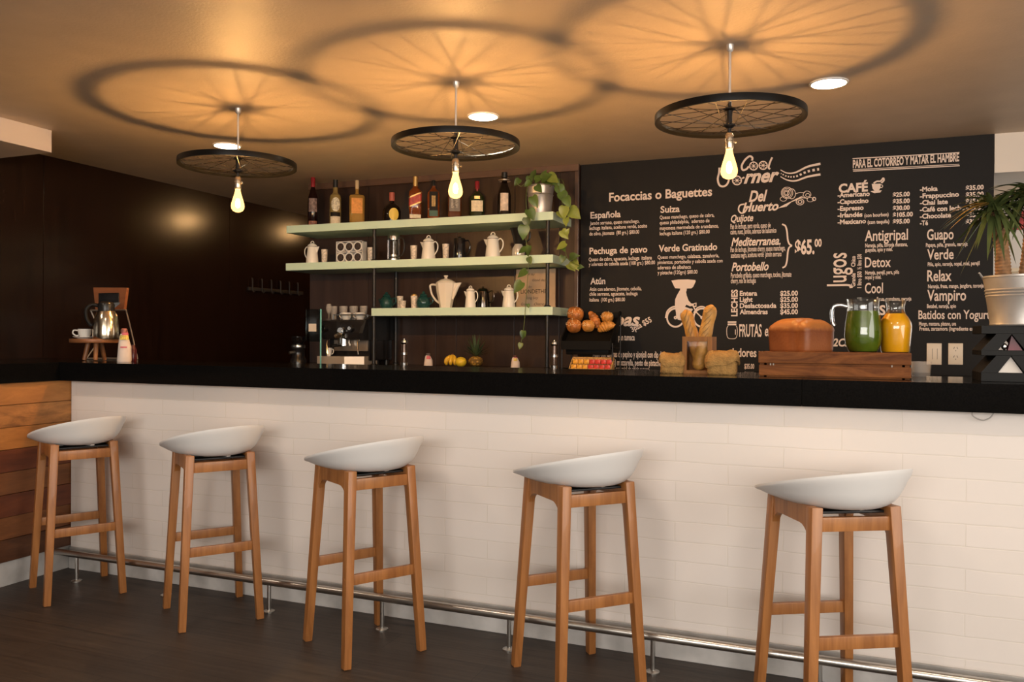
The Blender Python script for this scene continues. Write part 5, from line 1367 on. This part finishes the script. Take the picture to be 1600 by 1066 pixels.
# ------------------------------------------------------------------ bar top, right: sacks, baguettes, loaf, juices
YC = 3.43
burlap = mat('burlap', (0.36, 0.20, 0.060), 0.85, noise=0.3, nscale=40, bump=0.7, bscale=160)
def sack(px, py0, top, wpx, lb, seed, y):
    x = at(px, 570, y).x; h = at(px, top, y).z-CT; w = wpx*mpp(px, y); rnd = random.Random(seed)
    t = thing('burlap_sack', lb, 'sack', (x, y, CT), tocam(x, y)+PI/2, 'burlap sacks on the bar')
    def cloth(rings, seg=44):
        b = B(); prev = None
        for hw, hd, z, wob, zw in rings:
            cur = []
            for k in range(seg):
                a = 2*PI*k/seg; ca, sa = math.cos(a), math.sin(a)
                q = (abs(ca)**3.2+abs(sa)**3.2)**(-1/3.2)
                f = 1+wob*(0.6*math.sin(3*a+seed)+0.5*math.sin(7*a+seed*2.3+z*5)+0.25*math.sin(13*a+seed))
                cur.append(b.verts.new((hw*w/2*q*ca*f, hd*w/2*q*sa*f, h*(z+zw*(math.sin(2*a+seed)+0.5*math.sin(5*a+seed*1.7))))))
            if prev:
                for k in range(seg): b.faces.new((prev[k], prev[(k+1) % seg], cur[(k+1) % seg], cur[k]))
            else: first = cur
            prev = cur
        b.faces.new(first[::-1]); b.faces.new(prev)
        return b
    obj('cloth', cloth([(0.84, 0.50, 0.0, 0, 0), (0.90, 0.55, 0.06, 0.02, 0), (0.89, 0.54, 0.25, 0.04, 0), (0.88, 0.52, 0.45, 0.05, 0), (0.88, 0.48, 0.68, 0.03, 0)]), burlap, t, angle=70)
    obj('folded_flap', cloth([(0.92, 0.54, 0.42, 0.03, 0.09), (1.00, 0.63, 0.40, 0.05, 0.10), (1.03, 0.65, 0.48, 0.06, 0.10), (1.0, 0.58, 0.64, 0.08, 0.085), (0.92, 0.44, 0.79, 0.10, 0.07), (0.80, 0.26, 0.89, 0.12, 0.055), (0.60, 0.10, 0.92, 0.12, 0.05)]), burlap, t, angle=70)
sack(1050, 583, 549, 40, 'burlap sack with folded rim on the bar, left of the baguette box', 1.3, YC)
sack(1128.5, 585, 546, 50, 'burlap sack with folded rim on the bar, right of the baguette box', 3.1, YC-0.03)
# baguette box
a = at(1066, 526, YC); c = at(1112, 584, YC); w = c.x-a.x; h = a.z-CT; xb = (a.x+c.x)/2
t = thing('baguette_box', 'small glass fronted wooden box holding baguettes between two burlap sacks', 'bread box', (xb, YC+0.0, CT))
lw = wood('light_box_wood', (0.20, 0.082, 0.025), (0.34, 0.150, 0.050), 0.6, (1, 1, 8), 24); lw.node_tree.nodes['Principled BSDF'].inputs['Specular IOR Level'].default_value = 0.15
b = B(); fr = 0.018
bx(b, -w/2, -w/2+fr, 0, 0.014, 0, h, 0.001); bx(b, w/2-fr, w/2, 0, 0.014, 0, h, 0.001); bx(b, -w/2+fr, w/2-fr, 0, 0.014, h-0.020, h, 0.001); bx(b, -w/2+fr, w/2-fr, 0, 0.014, 0, 0.014, 0.001); obj('front_frame', b, lw, t, smooth=False)
b = B(); bx(b, -w/2, -w/2+0.008, 0.014, 0.125, 0, h); bx(b, w/2-0.008, w/2, 0.014, 0.125, 0, h); bx(b, -w/2, w/2, 0.125, 0.133, 0, h); bx(b, -w/2, w/2, 0.014, 0.125, 0, 0.006); obj('case', b, lw, t, smooth=False)
b = B(); bx(b, -w/2+fr-0.002, w/2-fr+0.002, 0.006, 0.009, 0.012, h-0.018); obj('pane', b, clear_glass('clear_glass_pane', (0.97, 0.97, 0.96), 0.0, 0.12), t, smooth=False)
bagm = mat('baguette_crust', (0.52, 0.26, 0.058), 0.5, noise=0.35, nscale=30, bump=0.4, bscale=70)
def baguette(p0, p1, r, lb):
    p0, p1 = Vector(p0), Vector(p1); n = 26; b = B(); pts, rr = [], []
    for i in range(n+1):
        q = i/n; e = min(1, (math.sin(PI*min(0.5, min(q, 1-q)*5.5)))) if True else 1
        e = math.sqrt(max(0.0, 1-(1-min(1, min(q, 1-q)/0.10))**2))
        pts.append(p0.lerp(p1, q)-p0); rr.append(max(0.004, r*e*(1+0.05*math.sin(q*24))))
    tube(b, pts, rr, 18)
    o = obj('baguette', b, bagm, angle=70)
    b = B(); ax = (p1-p0).normalized(); sd = ax.cross(Vector((0, -1, 0))).normalized(); fw = sd.cross(ax); fw = fw if fw.y < 0 else -fw
    for k in range(5):
        q = 0.50+0.10*k; c = (p1-p0)*q
        A = [c+ax*u+(sd*math.sin(v)+fw*math.cos(v))*(r*1.035) for u, v in ((-0.022, -0.5), (-0.006, -0.15), (0.006, 0.2), (0.024, 0.5))]
        tube(b, A, [0.0008, 0.0016, 0.0016, 0.0008], 6)
    obj('score', b, mat('baguette_score', (0.28, 0.15, 0.05), 0.7), o)
    return tag(o, lb, 'baguette', 'baguettes in the wooden box', tuple(p0))
sb = mpp(1090, YC)
def bp3(px, py, y): return at(px, py, y)
q0 = bp3(1097, 576, YC+0.094); q0.z = CT+0.012
baguette(q0, bp3(1070.5, 484, YC+0.092), 10.0*sb, 'baguette leaning left out of the wooden box')
q0 = bp3(1090, 579, YC+0.038); q0.z = CT+0.012
baguette(q0, bp3(1112, 476, YC+0.038), 10.3*sb, 'taller baguette leaning right out of the wooden box')
# serving crate made of two boards
YF = 3.33
a = at(1185, 549, YF); c = at(1424, 590, YF); xw0, xw1 = a.x, c.x; hz = at(1300, 550.5, YF).z-CT
aca = wood('acacia_board', (0.080, 0.024, 0.007), (0.27, 0.094, 0.024), 0.6, (6, 3, 1.2), 20, dark=(0.08, 0.025, 0.01))
aca.node_tree.nodes['Principled BSDF'].inputs['Specular IOR Level'].default_value = 0.15
for n_ in aca.node_tree.nodes:
    if n_.type == 'TEX_NOISE': n_.inputs['Distortion'].default_value = 1.6
wT = xw1-xw0; dT = 0.26
t = thing('serving_crate', 'two tier dark wooden serving crate under the loaf and juices', 'crate', ((xw0+xw1)/2, YF, CT))
b = B(); hs = hz/2
bx(b, -wT/2, wT/2, 0, 0.022, hs+0.004, hz, 0.003); obj('upper_board', b, aca, t, smooth=False)
b = B(); bx(b, -wT/2+0.002, wT/2, 0.0, 0.022, 0.004, hs-0.004, 0.003); obj('lower_board', b, aca, t, smooth=False)
b = B(); bx(b, -wT/2+0.004, wT/2-0.004, 0.022, dT, hz-0.022, hz-0.002, 0.002); obj('top_board', b, aca, t, smooth=False)
b = B(); bx(b, -wT/2+0.004, wT/2-0.004, dT-0.02, dT, 0.0, hz-0.022, 0.002); bx(b, -wT/2+0.004, -wT/2+0.02, 0.022, dT-0.02, 0.0, hz-0.022); bx(b, wT/2-0.02, wT/2-0.004, 0.022, dT-0.02, 0.0, hz-0.022)
bx(b, -wT/2+0.03, wT/2-0.03, 0.012, 0.022, 0, hz-0.022)
obj('frame', b, aca, t, smooth=False)
b = B()
for sx in (-0.84, -0.8, 0.75): bx(b, wT*sx/2, wT*sx/2+0.005, -0.001, 0.0, hs-0.005, hs+0.003)
obj('staples', b, mat('dull_staple', (0.30, 0.24, 0.19), 0.5), t, smooth=False)
ZT = CT+hz-0.002
# loaf: tin loaf standing corner-on
YL = YF+0.145
a = at(1202, 520, YL); c = at(1302, 520, YL); wl_ = c.x-a.x; hl = at(1250, 497, YL).z-ZT
b = B(); La, Lb = wl_*0.42, wl_*0.335; seg = 64; prev = None
lev = [(0.92, 0.0), (0.965, 0.02), (0.975, 0.08), (0.98, 0.25), (0.985, 0.42), (0.985, 0.55), (0.99, 0.60), (1.0, 0.64)]
lev += [(1.0*math.cos(t_*PI/2)**0.55 if t_ < 1 else 0.06, 0.64+0.36*math.sin(t_*PI/2)) for t_ in (0.12, 0.24, 0.38, 0.52, 0.66, 0.80, 0.91, 1.0)]
for sc_, zq_ in lev:
    cur = []
    for k in range(seg):
        a_ = 2*PI*k/seg; ca, sa = math.cos(a_), math.sin(a_); n_ = 13.0 if zq_ < 0.66 else 13.0-8.5*min(1, (zq_-0.66)/0.2)
        q = (abs(ca)**n_+abs(sa)**n_)**(-1/n_); x, y = q*ca*sc_, q*sa*sc_
        cr_ = math.exp(-((x-0.42)/0.12)**2)
        dip = 0.11*cr_*max(0, (zq_-0.5)/0.5)
        ins = 1-0.08*cr_*(1 if zq_ < 0.75 else 0.6)
        bow = 1+0.02*math.sin(zq_*PI)
        cur.append(b.verts.new((x*La*bow, y*Lb*ins*bow, hl*(zq_-dip+0.012*math.sin(5*x+2*y)*max(0, zq_-0.6)))))
    if prev:
        for k in range(seg): b.faces.new((prev[k], prev[(k+1) % seg], cur[(k+1) % seg], cur[k]))
    else: b.faces.new(cur[::-1])
    prev = cur
b.faces.new(prev)
def loaf_mat():
    m = mat('loaf_crust', (0.46, 0.13, 0.03), 0.45); t_ = m.node_tree; N = t_.nodes; L = t_.links; p_ = N['Principled BSDF']
    tc = N.new('ShaderNodeTexCoord'); sp = N.new('ShaderNodeSeparateXYZ'); L.new(tc.outputs['Generated'], sp.inputs[0])
    n = N.new('ShaderNodeTexNoise'); n.inputs['Scale'].default_value = 6; n.inputs['Detail'].default_value = 6; L.new(tc.outputs['Generated'], n.inputs['Vector'])
    ma = N.new('ShaderNodeMath'); ma.operation = 'MULTIPLY_ADD'; ma.inputs[1].default_value = 0.2; L.new(n.outputs['Fac'], ma.inputs[0]); L.new(sp.outputs['Z'], ma.inputs[2])
    r_ = N.new('ShaderNodeValToRGB'); e = r_.color_ramp.elements; e[0].position = 0.3; e[0].color = (0.27, 0.085, 0.026, 1); e[1].position = 1.0; e[1].color = (0.42, 0.155, 0.036, 1)
    k = r_.color_ramp.elements.new(0.70); k.color = (0.20, 0.055, 0.016, 1); k = r_.color_ramp.elements.new(0.82); k.color = (0.36, 0.125, 0.030, 1)
    L.new(ma.outputs[0], r_.inputs[0]); L.new(r_.outputs[0], p_.inputs['Base Color'])
    n2 = N.new('ShaderNodeTexNoise'); n2.inputs['Scale'].default_value = 90; L.new(tc.outputs['Object'], n2.inputs['Vector'])
    bp = N.new('ShaderNodeBump'); bp.inputs['Strength'].default_value = 0.25; bp.inputs['Distance'].default_value = 0.004; L.new(n2.outputs['Fac'], bp.inputs['Height']); L.new(bp.outputs[0], p_.inputs['Normal'])
    return m
tag(obj('bread_loaf', b, loaf_mat(), angle=70), 'whole brown tin loaf of bread on the wooden serving crate', 'loaf', None, ((a.x+c.x)/2, YL, ZT), R(-40))
# green juice pitcher
def vessel(px, wpx, top, y, prof, liquid, fill, name, lb, cat, liqname):
    x = at(px, 520, y).x; h = at(px, top, y).z-ZT; r = wpx*mpp(px, y)/2
    t = thing(name, lb, cat, (x, y, ZT))
    P_ = [(p*r, q*h) for p, q in prof]
    b = B(); lathe(b, [(0, 0.0)]+P_+[(P_[-1][0]*0.985, h+0.0005)], 40); obj('glass', b, clear_glass('vessel_glass', (0.97, 0.98, 0.97), 0.04, 0.6), t)
    b = B(); ins = []
    for p, q in P_:
        if q <= fill*h: ins.append((max(0.001, p-0.0022), max(q, 0.004)))
    for (p, q), (p2, q2) in zip(P_[:-1], P_[1:]):
        if q <= fill*h < q2: ins.append((p+(p2-p)*(fill*h-q)/(q2-q)-0.0022, fill*h))
    lathe(b, [(0, 0.004)]+ins+[(0, fill*h)], 40); obj(liqname, b, liquid, t)
    return t, r, h
gj = mat('green_juice', (0.095, 0.150, 0.010), 0.25, noise=0.25, nscale=30); oj = mat('orange_juice', (1.0, 0.45, 0.008), 0.3)
jug, r, h = vessel(1348.5, 55, 467, YF+0.12, [(0.72, 0.0), (0.78, 0.03), (0.95, 0.16), (1.0, 0.32), (0.97, 0.50), (0.88, 0.72), (0.84, 0.84), (0.86, 0.94), (0.90, 1.0)], gj, 0.77, 'juice_pitcher', 'glass pitcher of dark green juice on the serving crate', 'pitcher', 'green_juice')
b = B(); tube(b, spline([(-r*0.85, 0, h*0.86), (-r*1.20, 0, h*0.89), (-r*1.55, 0, h*0.86), (-r*1.66, 0, h*0.74), (-r*1.60, 0, h*0.56), (-r*1.50, 0, h*0.50)], 6), r*0.105, 10); obj('handle', b, clear_glass('handle_glass', (0.92, 0.92, 0.90), 0.10, 0.6), jug)
b = B(); lathe(b, [(r*0.87, h*0.955), (r*0.98, h*1.0), (r*0.95, h*1.0), (r*0.86, h*0.955)], 10, a0=-0.3, a1=0.3); obj('pouring_lip', b, clear_glass('vessel_glass'), jug)
carafe, r2, h2 = vessel(1399, 48, 467, YF+0.17, [(0.84, 0.0), (0.87, 0.03), (0.93, 0.22), (0.99, 0.42), (1.0, 0.49), (0.95, 0.57), (0.80, 0.65), (0.62, 0.72), (0.55, 0.78), (0.54, 0.84), (0.60, 0.93), (0.68, 1.0)], oj, 0.725, 'juice_carafe', 'glass carafe of bright orange juice beside the green pitcher', 'carafe', 'orange_juice')
# clear tumbler behind the crate's right end
p = atz(1441, 588, CT); yy = CF1-0.06; p = at(1439, 588, yy); r = 15*mpp(1439, yy)
b = B(); h = at(1439, 565, yy).z-CT
lathe(b, [(0, 0), (r*0.84, 0), (r*0.88, 0.006), (r, h), (r*0.93, h), (r*0.80, 0.016), (0, 0.016)], 26); tag(obj('tumbler', b, hazy), 'short clear glass tumbler just right of the serving crate', 'glass', None, (p.x, yy, CT))

# ------------------------------------------------------------------ right end: black stand, bucket plant
YP = 3.36
a = at(1530, 509, YP); xs0 = a.x; zt_ = a.z-CT
ws = 2*(at(1577, 509, YP).x-xs0); xs = xs0+ws/2
t = thing('plant_stand', 'black stand of two stacked inverted V trestles under the bucket plant', 'stand', (xs, YP+0.04, CT))
bs_ = mat('black_stand', (0.007, 0.0065, 0.006), 0.5, spec=0.2)
e = ws/2
zz = lambda py: at(1560, py, YP).z-CT
YD0, YD1 = -0.09, 0.13
for nm, z0, z1 in (('top_plate', zz(522), zt_), ('middle_plate', zz(555.5), zz(547.5)), ('base_plate', 0.0, zz(582))):
    b = B(); bx(b, -e, e, YD0, YD1, z0, z1, 0.0015); obj(nm, b, bs_, t, smooth=False)
for zl, zh in ((zz(582), zz(555.5)), (zz(547.5), zz(522))):
    for sx in (-1, 1):
        b = B(); prism(b, [(sx*e, zl), (sx*e*0.45, zl), (0, zh), (sx*e*0.5, zh)], lambda u, v, d: Vector((u, d, v)), YD0, YD1); obj('trestle_leg', b, bs_, t, smooth=False)
# folded napkins seen through the lower opening, packet through the upper one
b = B(); nh = (zz(555.5)-zz(582))*0.93
prism(b, [(-e*0.40, 0), (e*0.40, 0), (0.0, nh)], lambda u, v, d: Vector((u, d, v)), 0, 0.03)
tag(obj('folded_napkin', b, mat('white_napkin', (0.78, 0.72, 0.66), 0.7), smooth=False), 'white folded napkin inside the lower opening of the black stand', 'napkin', None, (xs, YP-0.03, CT+zz(582)+0.0005))
b = B(); nh = (zz(522)-zz(547.5))*0.9; prism(b, [(-e*0.10, 0), (e*0.38, 0), (e*0.02, nh)], lambda u, v, d: Vector((u, d, v)), -0.015, 0.015); t2 = obj('foil_packet', b, mat('maroon_foil', (0.13, 0.022, 0.035), 0.4, 0.0, noise=0.4, nscale=30)); tag(t2, 'maroon and silver packet inside the upper opening of the black stand', 'packet', None, (xs, YP-0.02, CT+zz(547.5)+0.0005))
b = B(); sphere(b, (-e*0.20, -0.004, 0.013), 0.010, 14, 10, (1.0, 0.8, 1.2)); obj('silver_end', b, M_CHROME, t2)
# bucket
ap = at(1537, 433, YP); r1 = 0.128
xp = ap.x+r1; zB = CT+zt_; hB = ap.z-zB
t = thing('bucket_plant', 'spiky leaved plant with ridged trunks in a large galvanised bucket at the right', 'potted plant', (xp, YP+0.03, zB))
galv2 = mat('galvanised_bucket', (0.56, 0.53, 0.50), 0.45, 0.6, noise=0.2, nscale=10)
prof = [(0, 0), (r1*0.80, 0), (r1*0.82, 0.004), (r1*0.81, 0.010)]
for q in (0.60, 0.66, 0.72): rr = r1*(0.80+0.18*q); prof += [(rr-0.0005, hB*q-0.005), (rr+0.0028, hB*q), (rr-0.0005, hB*q+0.005)]
prof += [(r1*0.985, hB-0.006), (r1*1.01, hB-0.004), (r1*1.012, hB+0.002), (r1, hB+0.003), (r1*0.97, hB-0.004), (r1*0.93, hB*0.80), (0, hB*0.80)]
b = B(); lathe(b, prof, 56); obj('bucket', b, galv2, t)
b = B(); tube(b, [(-r1*1.0, -0.008, hB-0.002), (-r1*1.10, -0.02, hB+0.016)], [0.004, 0.003], 8); obj('handle_hook', b, galv2, t)
b = B(); lathe(b, [(0, hB*0.82), (r1*0.93, hB*0.82), (r1*0.5, hB*0.87), (0, hB*0.88)], 24); obj('soil', b, mat('soil', (0.03, 0.02, 0.014), 0.9), t)
tr_m = mat('ridged_trunk', (0.30, 0.16, 0.075), 0.7, noise=0.5, nscale=40)
base = Vector((xp, YP+0.03, zB)); heads = []
for (x0, y0, x1, y1, dy, rp) in ((1568, 440, 1551, 324, 0.0, 11.5), (1600, 440, 1607, 304, 0.03, 10)):
    p0 = at(x0, y0, YP+0.03+dy)-base; p1 = at(x1, y1, YP+0.03+dy)-base; p0.z = hB*0.83
    b = B(); pts, rr = [], []; n = 46
    for i in range(n+1):
        q = i/n; pts.append(p0.lerp(p1, q)+Vector((0.010*math.sin(q*3), 0, 0))); rr.append(rp*mpp(1570, YP)*(1.0-0.25*q)*(1+(0.10 if i % 2 else -0.03)))
    tube(b, pts, rr, 14); obj('trunk', b, tr_m, t, angle=20); heads.append(p1)
spm = mat('spiky_leaf', (0.075, 0.100, 0.030), 0.4, noise=0.5, nscale=6); spy = mat('spiky_leaf_yellow', (0.50, 0.30, 0.075), 0.45, noise=0.3, nscale=8)
random.seed(21)
b, b2 = B(), B()
for hi_, p1 in enumerate(heads):
    for k in range(76):
        a = random.uniform(0, 2*PI); el = random.uniform(-0.9, 0.9); L = random.uniform(0.10, 0.18)
        pz = Vector((0.012*math.cos(a), 0.012*math.sin(a), random.uniform(-0.03, 0.03)))
        blade(b, p1+pz, (math.cos(a)*math.cos(el), math.sin(a)*math.cos(el), math.sin(el)), L, 0.027, random.uniform(0.2, 0.65), 7)
for a, el, L in ((PI+0.15, 0.10, 0.20), (PI-0.1, -0.10, 0.19), (PI+0.3, -0.25, 0.18), (PI+0.0, 0.0, 0.17), (PI+0.45, -0.05, 0.16)):
    blade(b2, heads[0]+Vector((-0.01, -0.02, 0.01)), (math.cos(a)*math.cos(el), math.sin(a)*math.cos(el), math.sin(el)), L*0.82, 0.026, 0.4, 7)
for a, el, L in ((PI+0.35, -1.1, 0.25), (PI-0.2, -0.95, 0.21), (-PI/2, -1.2, 0.2)):
    blade(b, heads[0], (math.cos(a)*math.cos(el), math.sin(a)*math.cos(el), math.sin(el)), L, 0.014, 0.1, 7)
obj('foliage', b, spm, t, angle=60); obj('foliage', b2, spy, t, label='yellowing leaves', angle=60)

# ------------------------------------------------------------------ left corner: thermos, cup, little table, stand, bag
YT2 = 3.45
p = at(149, 562, YT2); s4 = mpp(149, YT2)
tz = at(149, 529.5, YT2).z-CT; tr_ = 36.5*s4
rust = wood('small_table_wood', (0.18, 0.065, 0.022), (0.34, 0.135, 0.045), 0.45, (12, 1, 1), 20)
t = thing('small_wooden_table', 'tiny wooden three legged table on the bar corner under the thermos', 'table', (p.x, YT2, CT))
b = B(); lathe(b, [(0, tz-0.022), (tr_*0.98, tz-0.022), (tr_, tz-0.018), (tr_, tz-0.004), (tr_*0.985, tz), (0, tz)], 36); obj('tabletop', b, rust, t)
for k, (ux, uy) in enumerate(((-11, -0.03), (14, -0.04), (1, 0.05))):
    b = B(); tube(b, [(ux*s4*0.75, uy*0.7, tz-0.021), (ux*s4*1.1, uy*1.2, 0.003)], [0.014, 0.011], 12); obj('leg', b, rust, t)
th = at(166, 530, YT2); hT = at(166, 471, YT2).z-(CT+tz); rT = 19.5*s4
t = thing('vacuum_jug', 'polished steel vacuum jug with black handle on the tiny wooden table', 'vacuum jug', (th.x, YT2, CT+tz), tocam(th.x, YT2)+PI/2+PI)
b = B(); lathe(b, [(0, 0), (rT*0.98, 0), (rT, 0.006), (rT, hT*0.16), (rT*0.98, hT*0.32), (rT*0.92, hT*0.48), (rT*0.82, hT*0.62), (rT*0.68, hT*0.735), (0, hT*0.73)], 40); obj('body', b, mat('polished_steel', (0.70, 0.60, 0.46), 0.16, 1.0), t)
b = B(); lathe(b, [(0, hT*0.72), (rT*0.64, hT*0.72), (rT*0.60, hT*0.80), (rT*0.66, hT*0.90), (rT*0.55, hT*0.97), (rT*0.2, hT), (0, hT)], 28)
prism(b, [(rT*0.5, hT*0.80), (rT*1.0, hT*0.95), (rT*0.95, hT*0.98), (rT*0.4, hT*0.96)], lambda u, v, d: Vector((-u, d, v)), -rT*0.2, rT*0.2)
obj('lid', b, mat('black_plastic', (0.014, 0.012, 0.011), 0.3), t, angle=45)
b = B(); tube(b, spline([(rT*0.55, 0, hT*0.88), (rT*1.05, 0, hT*0.90), (rT*1.42, 0, hT*0.78), (rT*1.40, 0, hT*0.55), (rT*1.18, 0, hT*0.40), (rT*1.0, 0, hT*0.36)], 5), rT*0.15, 10); obj('handle', b, mat('black_plastic_matt', (0.010, 0.009, 0.008), 0.5, spec=0.2), t)
c = at(131, 528, YT2-0.03)
b = B(); rs = 15.5*s4
lathe(b, [(0, 0), (rs*0.55, 0), (rs*0.6, 0.002), (rs, 0.010), (rs, 0.0125), (rs*0.5, 0.005), (0, 0.005)], 30)
sa = obj('saucer', b, M_WHITE); tag(sa, 'white saucer on the tiny wooden table beside the steel jug', 'saucer', None, (c.x, YT2-0.03, CT+tz))
coffee_cup(c.x+0.006, YT2-0.03, CT+tz+0.0052, 10*s4, at(131, 514, YT2).z-CT-tz-0.006, PI+tocam(c.x, YT2)-PI/2+PI+0.0, 'white coffee cup on the saucer beside the steel jug')
# metal framed stand with a wooden back panel
YZ = 3.66
t_x = at(173, 560, YZ).x; s3 = mpp(173, YZ)
t = thing('tablet_stand', 'wire framed stand with a wooden panel and dark plate behind the steel jug', 'stand', (t_x, YZ, CT))
zq = lambda py: at(173, py, YZ).z-CT
uq = lambda px: (px-173)*s3
wire = mat('pale_wire', (0.50, 0.42, 0.35), 0.35, 0.7)
b = B()
for sx in (-1, 1):
    tube(b, [(sx*36*s3, -0.05, 0.005), (sx*36*s3, 0.07, 0.005), (sx*34*s3, 0.02, zq(512)+0.01), (sx*37*s3, -0.02, zq(485))], 0.0042, 8)
    tube(b, [(sx*36*s3, -0.05, 0.005), (sx*22*s3, 0.0, zq(530))], 0.0035, 8)
tube(b, [(-36*s3, -0.05, 0.005), (36*s3, -0.05, 0.005)], 0.0042, 8); tube(b, [(-36*s3, 0.07, 0.005), (36*s3, 0.07, 0.005)], 0.0042, 8); tube(b, [(-37*s3, -0.02, zq(485)), (37*s3, -0.02, zq(485))], 0.005, 8)
tube(b, [(-22*s3, 0.0, zq(530)), (22*s3, 0.0, zq(530))], 0.0035, 8)
obj('wire_frame', b, wire, t)
b = B(); prism(b, [(-34*s3, zq(449)), (36*s3, zq(450.5)), (30*s3, zq(484)), (-29*s3, zq(484))], lambda u, v, d: Vector((u, d, v)), -0.012, 0.006); obj('panel', b, wood('red_brown_panel', (0.24, 0.075, 0.026), (0.38, 0.135, 0.05), 0.4, (12, 1, 1), 20), t, smooth=False)
b = B(); box(b, (0.001, -0.016, zq(466)), (42*s3, 0.008, 16*s3), None, 0.004); obj('plate', b, mat('dark_plate', (0.012, 0.011, 0.011), 0.35), t)
# white flowered bag and dark red bottle
sugar_bag(194, 513.5, 21, 'white bag with flowered top standing beside the tiny wooden table', 3.38, CT, [mat('flower_top', (0.45, 0.16, 0.12), 0.6, noise=0.8, nscale=60), (yelm, 0.66, 0.80, 1.0, 0.0), (pinkm, 0.80, 0.88, 0.8, 0.3), (pinkm, 0.42, 0.46, 0.5, -0.1)])
q = at(206, 560, 3.47); hh = at(206, 539, 3.47).z-CT
b = B(); lathe(b, [(0, 0), (0.022, 0), (0.023, 0.004), (0.023, hh*0.7), (0.016, hh*0.85), (0.015, hh), (0, hh)], 18); tag(obj('sauce_bottle', b, mat('dark_red_sauce', (0.07, 0.008, 0.01), 0.2)), 'small dark red sauce bottle behind the white flowered bag', 'bottle', None, (q.x+0.005, 3.47, CT))
# hook rack on the dark wall
p0 = CAM+ray(387, 445)*((XL-CAM.x)/ray(387, 445).x); p1 = CAM+ray(472, 445)*((XL-CAM.x)/ray(472, 445).x)
t = thing('hook_rack', 'dark rail with coat hooks on the dark wall left of the shelves', 'hook rack', (XL, (p0.y+p1.y)/2, p0.z))
L_ = p1.y-p0.y; hk = mat('dark_hook', (0.03, 0.026, 0.024), 0.4)
b = B(); bx(b, 0.0, 0.014, -L_/2, L_/2, -0.05, -0.02, 0.002); obj('rail', b, hk, t)
for k in range(6):
    yk = -L_/2+L_*(k+0.3)/6
    b = B(); tube(b, spline([(0.012, yk, 0.06), (0.020, yk, 0.055), (0.022, yk, 0.01), (0.022, yk, -0.045), (0.038, yk, -0.062), (0.052, yk, -0.045)], 4), 0.006, 8); obj('hook', b, hk, t)

# ------------------------------------------------------------------ far room glimpsed beside the plant
YR = 8.2
a = at(1574, 425, YR); c = at(1640, 452, YR)
b = B()
bx(b, a.x, c.x+0.3, YR-0.02, YR, c.z-0.02, c.z); bx(b, a.x, c.x+0.3, YR-0.02, YR, a.z, a.z+0.03)
for k in range(8): zz_ = c.z+(a.z-c.z)*(k+0.5)/8; box(b, ((a.x+c.x+0.3)/2, YR-0.02, zz_), (c.x+0.3-a.x, 0.02, 0.004), Matrix.Rotation(0.5, 3, 'X'))
struct('window_1', b, mat('cream_blind', (0.70, 0.58, 0.42), 0.6))
a = at(1578, 330, YR); c = at(1625, 358, YR); w = c.x-a.x; h = a.z-c.z
t = thing('wall_picture', 'red and green picture on the far pale wall behind the bucket plant', 'picture', ((a.x+c.x)/2, YR-0.008, (a.z+c.z)/2))
b = B(); box(b, (0, 0, 0), (w, 0.014, h), None, 0.002); obj('panel', b, mat('red_print', (0.40, 0.05, 0.05), 0.6, noise=0.8, nscale=12), t)
b = B(); box(b, (-w*0.32, -0.009, 0), (w*0.25, 0.004, h*0.8), None, 0.001); obj('green_patch', b, mat('green_print', (0.20, 0.25, 0.06), 0.6, noise=0.6, nscale=14), t)
